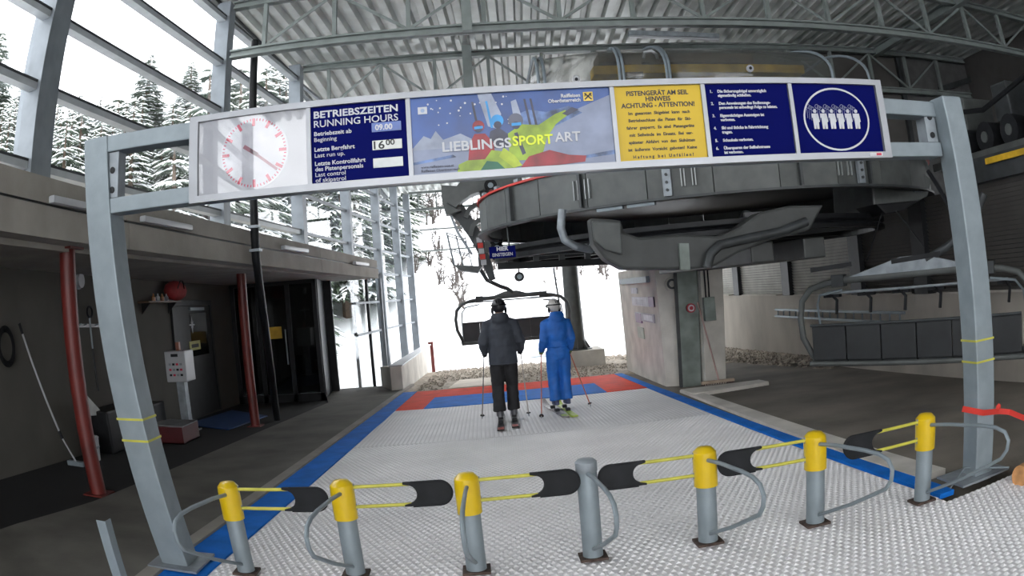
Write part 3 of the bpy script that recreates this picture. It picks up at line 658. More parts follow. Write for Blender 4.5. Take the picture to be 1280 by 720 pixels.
# ================================================================== LANE GATES
def gate(x,y,side,label,cap=True,loopy=True,grey=False):
    t=thing('lane_gate' if not grey else 'gate_post',label,'gate' if not grey else 'post',(x,y,0),'lane gates across the ski lane' if not grey else None)
    hgt=.665;r=.062
    top=.44 if cap else .64
    pm=MB(); pm.lathe((x,y,0),[(0,.045),(r,.045),(r,top),(r*.95,top+.02),(0,top+.022)] ,24).build('post',galv,t,smooth=True)
    MB().box((x+.0,y,.050),(.17,.15,.018)).build('base_plate',rustm,t,bevel=.004)
    if cap:
        MB().lathe((x,y,0),[(r+.001,.425),(r+.012,.425),(r+.013,.60),(r+.010,.64),(r*.75,.667),(0,.675)],28).build('cap',yel,t,smooth=True)
    else:
        MB().lathe((x,y,0),[(r+.001,.60),(r+.004,.61),(r+.004,.66),(r*.8,.675),(0,.68)],24).build('post_cap',galvdark,t,smooth=True)
    # guard loop bent towards the skiers
    P=[(x,y-r*.6,.595),(x,y-.30,.635),(x,y-.66,.672),(x,y-.82,.680),(x,y-.92,.665),(x,y-.965,.62),(x,y-.955,.56),(x,y-.90,.50),(x,y-.5,.31),(x,y-r*.7,.115)]
    MB().tube(P,.0125,10).build('guard_loop',galv,t,smooth=True)
    if side:
        s=side; zs=(.622,.497)
        for z in zs: MB().cyl((x+s*(r+.004),y,z),(x+s*.41,y,z),.011,n=10).build('arm_rod',yelp,t,smooth=True,label='pale yellow rod')
        for z in zs: MB().cyl((x+s*(r+.006),y-.0,z-.02),(x+s*(r+.006),y,z+.02),.010,n=8).build('hinge_bolt',galvdark,t)
        # paddle: rounded outer end, concave inner edge
        pts=[];z0,z1=.485,.635;zc=(z0+z1)/2;R_=(z1-z0)/2; xo=.66-R_
        pts+=[(.37,z0),(.42,z0)]
        pts+=[(xo+R_*math.sin(a),zc-R_*math.cos(a)) for a in [math.pi*k/14 for k in range(15)]]
        pts+=[(.42,z1),(.37,z1),(.37,z1-.012)]
        pts+=[(.395+.055*math.sin(a)-.0,zc+(R_-.018)*math.cos(a)) for a in [math.pi*k/10 for k in range(11)]]
        pts+=[(.37,z0+.012)]
        P3=[(x+s*u,y-.011,z) for u,z in pts]
        if s<0:P3=P3[::-1]
        pd=MB().prism(P3,(0,.022,0)).build('paddle',blk,t)
        rim=[(x+s*u,y-.013,z) for u,z in pts[1:18]]
        MB().tube(rim,.006,6).build('paddle_rim',blk,pd,smooth=True)
    return t
gate(-1.68,4.15,1,'yellow capped gate nearest the left gantry post, its black paddle pointing right')
gate(-.93,4.17,1,'second yellow capped gate from the left gantry post, black paddle pointing right')
gate(-.18,4.15,1,'yellow capped gate just left of the plain grey post, black paddle pointing right')
gate(.53,4.18,0,'plain grey gate post without cap or arms in the middle of the row',cap=False,grey=True)
gate(1.25,4.14,-1,'yellow capped gate just right of the plain grey post, black paddle pointing left')
gate(1.97,4.08,-1,'second yellow capped gate from the right gantry post, black paddle pointing left')
gate(2.76,3.93,-1,'yellow capped gate nearest the right gantry post, its black paddle pointing left')
st=thing('stub_post','short grey angle iron post on the walkway left of the left gantry post','post',(-2.2,3.1,.05))
a=aY(120,650,3.1);b=aY(133,650,3.1);ft=V((-2.22,3.1,.046))
MB().hexa([ft,ft+V((.075,0,0)),ft+V((.075,.008,0)),ft+V((0,.008,0)),a,a+V((.075,0,0)),a+V((.075,.008,0)),a+V((0,.008,0))]).build('front_flange',galv,st)
MB().hexa([ft+V((.067,.008,0)),ft+V((.075,.008,0)),ft+V((.075,.08,0)),ft+V((.067,.08,0)),a+V((.067,.008,0)),a+V((.075,.008,0)),a+V((.075,.08,0)),a+V((.067,.08,0))]).build('side_flange',galv,st)
MB().box((ft.x+.04,3.12,.054),(.22,.2,.012)).build('base_plate',rustm,st)
# red tape, timber block
tp=MB();P=[aY(1203,511,3.955),aY(1229,516,3.955),aY(1249,514,3.957),aY(1262,515,3.94),aY(1300,531,3.70),aY(1400,560,3.5)]
for a,b in zip(P,P[1:]): tp.beam(a,b,.006,.042)
tp.ball(aY(1248,509,3.80),.03,1,(1,.4,1))
one(tp,'barrier_tape',stripem,'red barrier tape knotted round the right gantry post','tape')
one(MB().cyl((3.48,3.55,.09),(3.9,3.62,.09),.085,n=18),'timber_block',wood,'short cut timber log on the floor beside the right gantry post','wood')
one(MB().tube([(3.05,3.95,.06),(3.3,4.1,.12),(3.5,3.72,.13)],.008,6),'steel_rod',galv,'thin bent rod between right gantry post foot and timber log','rod')
# rain pipe: comes down beside the column, jogs under the balcony, runs to the floor
dp=thing('rain_pipe','dark rain pipe running down past the balcony edge to the walkway','pipe',(-3.9,12.6,-.2))
yb=10.45
MB().tube([(bX(yb)+.08,yb,5.9),(bX(yb)+.08,yb,2.5),aY(322,338,10.55),aY(331,405,11.3),aY(339,465,12.05),aY(346,522,12.75),aY(347,527,12.8)],.065,14).build('pipe',blkm,dp,smooth=True)
for z in (2.6,2.95): MB().bb((bX(yb)-.0,yb-.08,z-.02),(bX(yb)+.16,yb+.08,z+.02)).build('pipe_clamp',galvdark,dp)
# red poles
for (x,y,r_,l) in ((-4.17,6.1,.105,'thick red brown pole holding the balcony near the left edge'),(-4.10,12.0,.085,'thinner red brown pole between the wall door and the black entrance')):
    t=thing('support_pole',l,'pole',(x,y,gz(y)),'red brown poles under the balcony')
    MB().cyl((x,y,gz(y)+.01),(x,y,bB(y)+.001),r_,n=24).build('shaft',redp,t,smooth=True)
    MB().box((x,y,gz(y)+.012),(r_*3,r_*3,.02)).build('base_plate',redp,t)
    MB().box((x,y,bB(y)-.012),(r_*3,r_*3,.02)).build('head_plate',redp,t)
# ================================================================== LIFT STATION
PX0,PX1=3.33,4.30
pr=thing('station_pier','big concrete pier with green steel column carrying the bullwheel station','pier',(3.8,13.5,gz(13.5)))
zb=-.62;zt=1.98
MB().hexa([(PX0,13.2,zb),(PX0+.40,12.95,zb),(PX0+.62,17.5,zb),(PX0+.12,17.5,zb),(PX0-.06,13.2,zt),(PX0+.34,12.95,zt),(PX0+.60,17.5,zt),(PX0+.06,17.5,zt)]).build('concrete_block',conc,pr,bevel=.02)
MB().hexa([(3.90,12.6,zb),(4.30,12.6,zb),(4.55,14.5,zb),(3.95,14.5,zb),(3.98,12.6,zt-.02),(4.42,12.6,zt-.02),(4.6,14.5,zt-.02),(4.0,14.5,zt-.02)]).build('concrete_block',conc,pr,bevel=.02)
gs=mat('green grey painted steel',(.20,.235,.215),.5,.1,.2,4)
a0=V((3.53,12.78,zb+.25));a1=V((3.60,12.78,2.45))
MB().hexa([a0,a0+V((.36,0,0)),a0+V((.36,.22,0)),a0+V((0,.22,0)),a1,a1+V((.40,0,0)),a1+V((.40,.22,0)),a1+V((0,.22,0))]).build('steel_column',gs,pr,bevel=.01)
MB().beam(a0+V((-.03,.02,0)),a1+V((-.03,.02,0)),.03,.06).build('conduit',steeldk,pr)
# posters and fittings on the pier's left face (x about 3.3)
xf=lambda y,z:PX0-.06*(z-zb)/(zt-zb)+.12*(y-13.2)/4.3*1.0-.012
def onpier(nm,px0,py0,px1,py1,m,par=pr,th=.012,x0=3.36):
    p=aX(px0,py0,x0);q=aX(px1,py1,x0)
    p=aX(px0,py0,xf(p.y,p.z));q=aX(px1,py1,xf(q.y,q.z))
    ya,yb=sorted((p.y,q.y));za,zb_=sorted((p.z,q.z))
    A=lambda y,z:xf(y,z)
    return MB().hexa([(A(ya,za)-th,ya,za),(A(ya,za)+.03,ya,za),(A(yb,za)+.03,yb,za),(A(yb,za)-th,yb,za),(A(ya,zb_)-th,ya,zb_),(A(ya,zb_)+.03,ya,zb_),(A(yb,zb_)+.03,yb,zb_),(A(yb,zb_)-th,yb,zb_)]).build(nm,m,par)
pap=mat('paper',(.62,.62,.66),.6);pur=mat('purple print',(.22,.12,.22),.5);grp=mat('grey print',(.30,.28,.33),.5)
ps=thing('poster','upper white notice with a purple strip, taped high on the left face of the pier','poster',(3.3,14.8,1.2),'notices on the pier')
a=onpier('sheet',790,371,819,384,pap,ps);onpier('purple_strip',811,371,819,384,pur,ps,.016);onpier('print_block',795,374,805,381,grp,ps,.014)
ps=thing('poster','lower dark purple and grey notice on the left face of the pier','poster',(3.3,14.8,.9),'notices on the pier')
onpier('sheet',794,390,819,404,grp,ps);onpier('purple_strip',795,391,803,404,pur,ps,.016);onpier('print_block',805,393,817,402,pap,ps,.014)
ps=thing('poster','small faded green slip below the two notices on the pier','poster',(3.3,14.8,.5),'notices on the pier')
onpier('sheet',797,408,806,424,mat('pale green paper',(.42,.47,.40),.6),ps)
ps=thing('poster','small white plate above the notices, near the top of the pier','poster',(3.3,14.8,1.4),'notices on the pier')
onpier('sheet',789,360,797,367,pap,ps)
onpier('cover_strip',777,349,812,353,galv,pr,.06)
dd=MB(); p=aX(795,341,3.33)
dd.lathe((0,0,0),[(0,0),(.13,0),(.13,.05),(.08,.06),(0,.06)],20);me_=dd.build('round_cover',galvdark,pr,smooth=True);me_.location=V((3.29,p.y-1.2,p.z-.05))-wl(pr);me_.rotation_euler=(0,-math.pi/2,0)
def dial(px,py,Y,r,m1,m2,nm,par):
    c=aY(px,py,Y);o=MB().cyl(c,c-V((0,.05,0)),r,n=22).build(nm,m1,par,smooth=True)
    MB().cyl(c-V((0,.05,0)),c-V((0,.062,0)),r*.72,n=22).build('dial_face',m2,o,smooth=True)
    MB().cyl(c-V((0,.062,0)),c-V((0,.07,0)),r*.42,n=18).build('dial_centre',m1,o,smooth=True);return o
dial(839,355,12.93,.135,mat('cream plastic',(.42,.40,.36),.5),steeldk,'round_lamp',pr)
sgn=tag(dial(863,385,12.76,.085,mat('red sign',(.42,.03,.05),.5),pap,'warning_sign',None),'small round red and white prohibition sign on the green steel column','sign')
one(MB().beam(aY(863,385,12.68)+V((-.03,0,.03)),aY(863,385,12.68)+V((.03,0,-.03)),.012,.004,up=(0,1,0)),'x',inkr,'x','sign') if False else None
bx_=thing('switch_box','grey green switch box on the right half of the pier','box',aY(887,380,12.55),None)
p=aY(877,372,12.58);q=aY(893,400,12.58);MB().bb((p.x,12.45,q.z),(q.x,12.575,p.z)).build('housing',gs,bx_,bevel=.01)
for x in (.3,.6): MB().tube([(p.x+(q.x-p.x)*x,12.52,p.z),(p.x+(q.x-p.x)*x+.01,12.52,p.z+.6)],.014,6).build('cable',blk,bx_)
br=thing('broom','wide broom leaning against the right half of the pier','broom',(3.95,12.4,gz(12.4)+.06))
f0=V((4.02,12.15,gz(12.15)+.13));f1=aY(872,378,12.5)
MB().cyl(f0,f1,.016,n=10).build('broom_stick',mat('pale red stick',(.45,.30,.27),.5),br,smooth=True)
MB().box(f0-V((.02,0,.03)),(.62,.08,.05)).build('broom_head',mat('bare wood',(.42,.33,.25),.7),br,bevel=.008)
mb=MB()
for i in range(40): mb.cyl((f0.x-.31+i*.0149,12.15+.02*math.sin(i*2),f0.z-.055),(f0.x-.32+i*.0155,12.15+.035*math.sin(i*2.0),gz(12.15)+.054),.006,n=4)
mb.build('bristles',mat('dark bristles',(.10,.045,.035),.9),br,kind='stuff')
# round steel column behind
cb=aY(722,445,20.5)
t=thing('round_column','thick round dark steel column on a concrete footing behind the skier in blue','column',(cb.x,20.5,gz(20.5)))
MB().bb((cb.x-.75,20.0,-.9),(cb.x+.72,21.2,-.10)).build('footing',conc,t,bevel=.02)
tpz=3.2; p2=aY(713,345,20.5)
MB().tube([(cb.x,20.55,-.1),(cb.x+(p2.x-cb.x)*.5,20.55,1.3),(p2.x,20.55,tpz)],[.27,.24,.22],24).build('shaft',steelg,t,smooth=True)
mb=MB()
for k in range(8):
    a=k*math.pi/4;d=V((math.cos(a),math.sin(a),0));c=V((cb.x,20.55,-.1));n=V((-d.y,d.x,0))*.015
    mb.prism([c+d*.25+n,c+d*.42+n,c+d*.26+n+V((0,0,.3))],-n*2)
mb.lathe((cb.x,20.55,-.1),[(.2,0),(.45,0),(.45,.03),(.2,.03)],20)
mb.build('foot_flange',steelg,t)
# ---- station ring
CX,CY=3.82,11.4
stn=thing('bullwheel_station','large grey round drive station over the loading area, with red edge stripe','lift station',(CX,CY,2.7))
RO_=3.74; Z0,Z1=2.64,3.12; NS=30
for k in range(NS):
    a0=2*math.pi*k/NS+.02;a1=2*math.pi*(k+1)/NS+.02-.003
    def P(r,a,z): return (CX+r*math.cos(a),CY+r*math.sin(a),z)
    MB().hexa([P(RO_-.10,a0,Z0),P(RO_,a0,Z0),P(RO_,a1,Z0),P(RO_-.10,a1,Z0),P(RO_-.10,a0,Z1),P(RO_,a0,Z1),P(RO_,a1,Z1),P(RO_-.10,a1,Z1)]).build('cladding_panel',steelg,stn)
mb=MB();mb.lathe((CX,CY,0),[(RO_-.02,Z1+.001),(RO_+.035,Z1+.001),(RO_+.035,Z1+.03),(RO_-.02,Z1+.03)],64);mb.build('red_edge_strip',stripem,stn,label='thin red strip along the top rim')
MB().lathe((CX,CY,0),[(RO_-.10,Z0-.03),(RO_+.05,Z0-.03),(RO_+.05,Z0),(RO_-.10,Z0)],64).build('lower_flange',steeldk,stn)
MB().lathe((CX,CY,0),[(0,Z1-.10),(RO_-.11,Z1-.10),(RO_-.11,Z1-.06),(0,Z1-.06)],48).build('deck_plate',blkm,stn)
def rib(az,w=.03,d=.05,m=galvdark,h0=.0,h1=0,nm='rib'):
    c=V((math.cos(az),math.sin(az),0));n=V((-c.y,c.x,0))
    p=V((CX,CY,0))+c*(RO_+d/2)
    return MB().box(p+V((0,0,(Z0+Z1)/2+(h0-h1)/2)),(w,d,Z1-Z0-.02-h0-h1),rz=az-math.pi/2).build(nm,m,stn)
def azpx(px,py=235):
    d=ray(px,py);d.z=0;d.normalize();o=V((CX,CY,0));b=d.dot(o);c=o.length_squared-(RO_+.03)**2
    t=b-math.sqrt(max(0,b*b-c));p=d*t-o;return math.atan2(p.y,p.x)
for px in (636,724,1003,1090): rib(azpx(px,230),.035,.05,steeldk)
for px in (717,722,731,736,853,857,867,871,1052,1056,1064,1068,): rib(azpx(px,240),.012,.03,mat('bright rib',(.34,.36,.36),.4,.3) if px==717 else bpy.data.materials['bright rib'],.1,.12,'handle_rib')
for px in (835,1079):
    o=rib(azpx(px,240),.10,.05,galvdark,0,0,'joint_plate')
    for z in (Z0+.08,Z0+.17,Z0+.26,Z0+.35):
        az=azpx(px,240);c=V((math.cos(az),math.sin(az),0));p=V((CX,CY,z))+c*(RO_+.05)
        MB().cyl(p,p+c*.02,.018,n=8).build('bolt',steeldk,o)
for k in range(20):
    az=-math.pi*(.98-k*.05);c=V((math.cos(az),math.sin(az),0));p=V((CX,CY,Z1+.05))+c*(RO_+.01)
    MB().box(p,(.10,.05,.04),rz=az-math.pi/2).build('clamp',galvdark,stn)
for px in (760,800): 
    az=azpx(px,255);c=V((math.cos(az),math.sin(az),0));MB().box(V((CX,CY,Z0-.05))+c*(RO_-.02),(.34,.06,.04),rz=az-math.pi/2).build('edge_clip',galv,stn)
# machine body and hood on top
MB().bb((1.7,9.6,Z1),(5.9,13.2,4.25)).build('machine_body',steelg,stn,bevel=.05)
MB().beam(aY(740,92,9.3),aY(1000,90,9.3),.3,.12).build('machine_beam',amber,stn)
MB().beam(aY(745,78,9.4),aY(935,78,9.4),.4,.14).build('machine_beam',brownm,stn)
pa,pb=aY(779,97,9.15),aY(801,76,9.15)
MB().bb((pa.x,9.12,pa.z),(pb.x,9.2,pb.z)).build('yellow_box',amber,stn)
MB().bb((pa.x,9.1,pa.z),(pb.x,9.22,pa.z+.06)).bb((pa.x,9.1,pb.z-.06),(pb.x,9.22,pb.z)).build('brown_band',brownm,stn)
def hood(xa,xb,zt_a,zt_b,nm='hood'):
    rows=[]
    for x,zt in ((xa,zt_a),(xb,zt_b)):
        r=[]
        for k in range(9):
            a=k/8*math.pi/2; r.append(V((x,8.85+.75*(1-math.sin(a)) ,3.9+(zt-3.9)*0)) if False else V((x,9.45-.62*math.cos(a),zt-.45+.45*math.sin(a))))
        rows.append([V((x,8.83,4.1))]+r+[V((x,12.5,zt))])
    mb=MB();R0=[mb.b.verts.new(p) for p in rows[0]];R1=[mb.b.verts.new(p) for p in rows[1]]
    for i in range(len(R0)-1): mb.b.faces.new((R0[i],R1[i],R1[i+1],R0[i+1]))
    o=mb.build(nm,housem,stn,smooth='all');s_=o.modifiers.new('s','SOLIDIFY');s_.thickness=.012;return rows
def band(x,zt,m=galv,nm='hood_band',lean=.0):
    P=[V((x,8.81,4.1))]+[V((x+lean*(1-math.cos(k/8*math.pi/2)),9.45-.64*math.cos(k/8*math.pi/2),zt-.44+.46*math.sin(k/8*math.pi/2))) for k in range(9)]+[V((x+lean,12.4,zt+.02))]
    MB().tube(P,.022,8).build(nm,m,stn,smooth=True)
Yh=8.83
hx=[aY(672,90,Yh).x,aY(774,90,Yh).x,aY(833,90,Yh).x,aY(1040,95,Yh).x,aY(1086,100,Yh).x]
hz=[aY(676,68,9.1).z,aY(768,56,9.1).z,aY(825,54,9.1).z,aY(1000,60,9.1).z]
hood(hx[0]+.03,hx[1]-.02,hz[0],hz[1]);hood(hx[1]+.02,hx[2]-.02,hz[1],hz[1]);hood(hx[2]+.02,hx[3]-.03,hz[2],hz[3])
band(hx[0],hz[0]);band(hx[0]+.08,hz[0]);band(hx[1],hz[1]);band(hx[1]+.05,hz[1]);band(hx[2]+.04,hz[2],lean=-.12);band(hx[2],hz[2],lean=-.12);band(hx[3],hz[3],lean=-.35);band(hx[4],hz[3]-.05,lean=-.35)
for px,py in ((720,100),(937,86)):
    c=aY(px,py,8.80); MB().cyl(c,c-V((0,.03,0)),.05,n=14).build('hood_latch',whitep,stn);MB().cyl(c-V((0,.03,0)),c-V((0,.04,0)),.022,n=10).build('hood_latch_centre',blkm,stn)
c=aY(813,68,9.0);MB().tube([c+V((-.1,0,-.05)),c+V((-.08,0,.03)),c+V((.02,0,.05)),c+V((.08,0,.0)),c+V((.09,0,-.06))],.022,8).build('lifting_handle',whitep,stn,smooth=True)
# bullwheel
bw=thing('bullwheel','huge dark spoked bullwheel under the grey station ring','wheel',(3.46,CY,2.2))
RB=3.2; WX=3.46
MB().lathe((WX,CY,0),[(RB-.16,2.18),(RB,2.18),(RB,2.24),(RB-.05,2.27),(RB,2.30),(RB,2.36),(RB-.16,2.36),(RB-.16,2.18)],72).build('rim',blkm,bw)
for k in range(10):
    a=k*math.pi/5+.15;d=V((math.cos(a),math.sin(a),0));MB().beam(V((WX,CY,2.27))+d*.5,V((WX,CY,2.27))+d*(RB-.15),.14,.10).build('spoke',blkm,bw)
MB().cyl((WX,CY,2.12),(WX,CY,2.5),.55,n=28).build('hub',steeldk,bw,smooth=True)
# haul cable guide bar under the wheel (long straight dark bar, left)
hb=thing('guide_rail','long dark guide rail below the bullwheel, reaching left from the pier','rail',(1.2,11,1.9))
p=aY(622,333,11.2);q=aY(782,326,11.2);MB().beam(p,q,.22,.10).build('rail_body',blkm,hb);MB().beam(p+V((0,-.1,.16)),q+V((0,-.1,.16)),.05,.04).build('upper_rod',steeldk,hb)
for i in range(5):
    c=p.lerp(q,.1+.2*i);MB().bb((c.x-.04,c.y-.08,c.z+.05),(c.x+.04,c.y+.08,c.z+.3)).build('hanger',steeldk,hb)
# support yoke from pier to ring
ykm=mat('dark cast steel',(.05,.054,.053),.5,.1,.15,4)
yk=thing('support_yoke','heavy grey cast bracket joining the pier top to the station ring','bracket',(3.4,10,2))
def pxp(L,Y): return [aY(px,py,Y) for px,py in L]
PL=pxp([(738,272),(776,275),(780,290),(800,297),(850,293),(900,295),(925,283),(950,265),(985,257),(1030,256),(1012,288),(965,300),(925,315),(893,333),(860,337),(780,337),(758,325),(742,305)],7.75)
MB().prism(PL,(0,.30,0)).build('yoke_plate',ykm,yk,bevel=.03)
MB().prism(pxp([(740,276),(776,278),(778,318),(757,312),(743,300)],7.68),(0,.06,0)).build('yoke_cheek',steelg,yk,bevel=.015)
MB().prism(pxp([(849,304),(861,304),(863,337),(851,337)],7.70),(0,.05,0)).build('stiffener',gs,yk)
MB().bb((3.2,8.06,1.80),(3.5,12.6,2.05)).bb((3.9,8.06,1.80),(4.2,12.6,2.05)).build('under_beam',ykm,yk,bevel=.02)
MB().bb((3.32,12.6,1.99),(4.45,14.4,2.15)).build('head_block',steelg,yk,bevel=.03)
MB().tube([aY(884,334,7.66),aY(888,318,7.66),aY(900,306,7.66),aY(935,298,7.66),aY(975,290,7.66),aY(1008,277,7.66)],.055,12).build('curved_arm',steeldk,yk,smooth=True)
MB().tube([aY(703,262,8.6),aY(701,285,8.6),aY(706,300,8.6),aY(720,308,8.6),aY(738,312,8.8),aY(745,300,9.0)],[.05]*6,12).build('bent_tube',galvdark,yk,smooth=True)
MB().bb(*(lambda p,q:(p,(q.x,q.y+.05,q.z)))(aY(931,271,9.0),aY(957,264,9.0))).build('white_plate',whitep,yk)
MB().cyl(aY(925,292,9.1),aY(935,268,9.2),.09,n=14).build('damper',galvdark,yk,smooth=True)
MB().tube([aY(1160,214,7.6),aY(1172,232,7.4),aY(1185,255,7.2),aY(1200,290,7.0)],.03,8).build('hanging_cable',blk,yk,smooth=True)
# right end gearbox of the station
MB().prism(pxp([(1088,212),(1150,212),(1165,225),(1160,245),(1130,262),(1112,268),(1092,258)],8.6),(0,1.2,0)).build('end_housing',steelg,stn,bevel=.03)
MB().prism(pxp([(1095,255),(1150,250),(1128,264),(1108,268)],8.5),(0,.6,0)).build('end_motor',blkm,stn,bevel=.02)
MB().bb(*(lambda p,q:(p,(q.x,q.y+.03,q.z)))(aY(1143,240,8.55),aY(1151,220,8.55))).build('end_plate_light',galv,stn)
# ---- cable inlet at the left of the ring: curved arms, tyre bank, maintenance cage
il=thing('inlet_frame','curved grey steel arms guiding the haul rope left of the station','lift machinery',(.2,14,2.5))
def strip(L,w,Y,d,m,nm,par):
    P=pxp(L,Y);pts=[]
    for i,p in enumerate(P):
        t=(P[min(i+1,len(P)-1)]-P[max(i-1,0)]);t.y=0;t.normalize();n=V((-t.z,0,t.x))*(w[i]/2 if isinstance(w,list) else w/2);pts.append((p+n,p-n))
    mb=MB()
    mb.loft([[a,b,b+V((0,d,0)),a+V((0,d,0))] for a,b in pts]);return mb.build(nm,m,par)
strip([(650,214),(625,220),(600,226),(583,234),(570,246),(564,256)],[.42,.42,.36,.32,.25,.2],13.4,.5,steelg,'arched_arm',il)
strip([(563,232),(562,250),(567,266)],[.35,.3,.3],13.6,.3,steelg,'arm_end',il)
strip([(568,258),(580,272),(592,290),(601,308),(609,330),(616,350)],[.3,.26,.24,.2,.17,.12],13.9,.3,steeldk,'lower_arm',il)
strip([(602,222),(605,250),(608,280),(611,315)],[.13,.13,.12,.12],13.5,.2,steelg,'mast',il)
strip([(582,272),(586,262),(594,256),(603,254)],.09,13.8,.15,steelg,'curved_brace',il)
strip([(588,294),(591,282),(597,276),(606,272)],.09,13.8,.15,steelg,'curved_brace',il)
strip([(593,308),(595,300),(600,292),(608,288)],.07,13.8,.15,steelg,'curved_brace',il)
strip([(566,237),(563,268),(572,290),(590,318)],.05,14.1,.1,galvdark,'lattice_bar',il)
for i in range(11):
    c=aY(613+i*.9,233+i*8.6,12.9)
    t=MB().cyl(c-V((0,.14,0)),c+V((0,.06,0)),.115,n=16).build('tyre',blk,il,smooth=True)
    MB().cyl(c-V((0,.15,0)),c-V((0,.14,0)),.05,n=10).build('tyre_hub',redp if i%3==1 else galv,t)
for i in range(5):
    c=aY(599+i*1.4,300+i*7,13.2);MB().box(c,(.10,.1,.09)).build('red_block',stripem if i%2 else whitep,il)
cg=thing('maintenance_cage','small wire railed maintenance platform hanging left of the station','platform',(-.4,14,2.3))
B=[aY(567,331,14.2),aY(600,333,14.2)];T=[aY(561,291,14.2),aY(580,296,14.2)]
MB().hexa([B[0],B[1]+V((.05,0,0)),B[1]+V((.05,.7,0)),B[0]+V((0,.7,0)),B[0]+V((.12,0,-.12)),B[1]+V((-.05,0,-.12)),B[1]+V((-.05,.7,-.12)),B[0]+V((.12,.7,-.12))]).build('platform_tray',steelg,cg)
for y in (0,.7):
    for f in (0,.35,.7):
        b=B[0].lerp(B[1],f)+V((0,y,0));tt=b+V((-.10,0,.66-.1*f));MB().cyl(b,tt,.012,n=6).build('rail_post',galvdark,cg)
    for h in (.33,.64):
        MB().cyl(B[0]+V((-.10*h/.66,y,h)),B[0].lerp(B[1],.7)+V((-.10*h/.66,y,h-.1)),.012,n=6).build('handrail',galvdark,cg)
for h in (.33,.64): MB().cyl(B[0]+V((-.1*h/.66,0,h)),B[0]+V((-.1*h/.66,.7,h)),.012,n=6).build('handrail',galvdark,cg)
# small blue loading sign
ls=thing('loading_sign','small blue loading sign with white words hanging at the left of the ring','sign',aY(626,314,9.8))
p=aY(611,309,9.8);q=aY(645,321,9.8)
o=MB().bb((p.x,9.8,q.z),(q.x,9.83,p.z)).build('panel',navy,ls)
text('HIER',o,inkw,(p.x+q.x)/2,(p.z+q.z)/2+.02,9.797,.075,'CENTER',bold=.003);text('EINSTEIGEN',o,inkw,(p.x+q.x)/2,q.z+.025,9.797,.062,'CENTER',bold=.001,sx=.85)
MB().cyl(((p.x+q.x)/2+.1,9.83,p.z),((p.x+q.x)/2+.1,9.95,2.62),.012,n=8).build('hanger_rod',steeldk,ls)
one(MB().cyl(aY(649,346,11.3)-V((0,.1,0)),aY(649,346,11.3)+V((0,.1,0)),.075,n=16),'camera_ball',blkm,'small round black camera below the guide rail','camera',smooth=True)
MB().cyl(aY(649,346,11.3),V((aY(649,346,11.3).x,11.3,aY(649,331,11.2).z)),.012,n=8).build('camera_stem',steeldk,COL.objects['camera_ball'])
MB().cyl(aY(649,346,11.3)-V((0,.11,0)),aY(649,346,11.3)-V((0,.1,0)),.04,n=12).build('camera_lens',galv,COL.objects['camera_ball'])
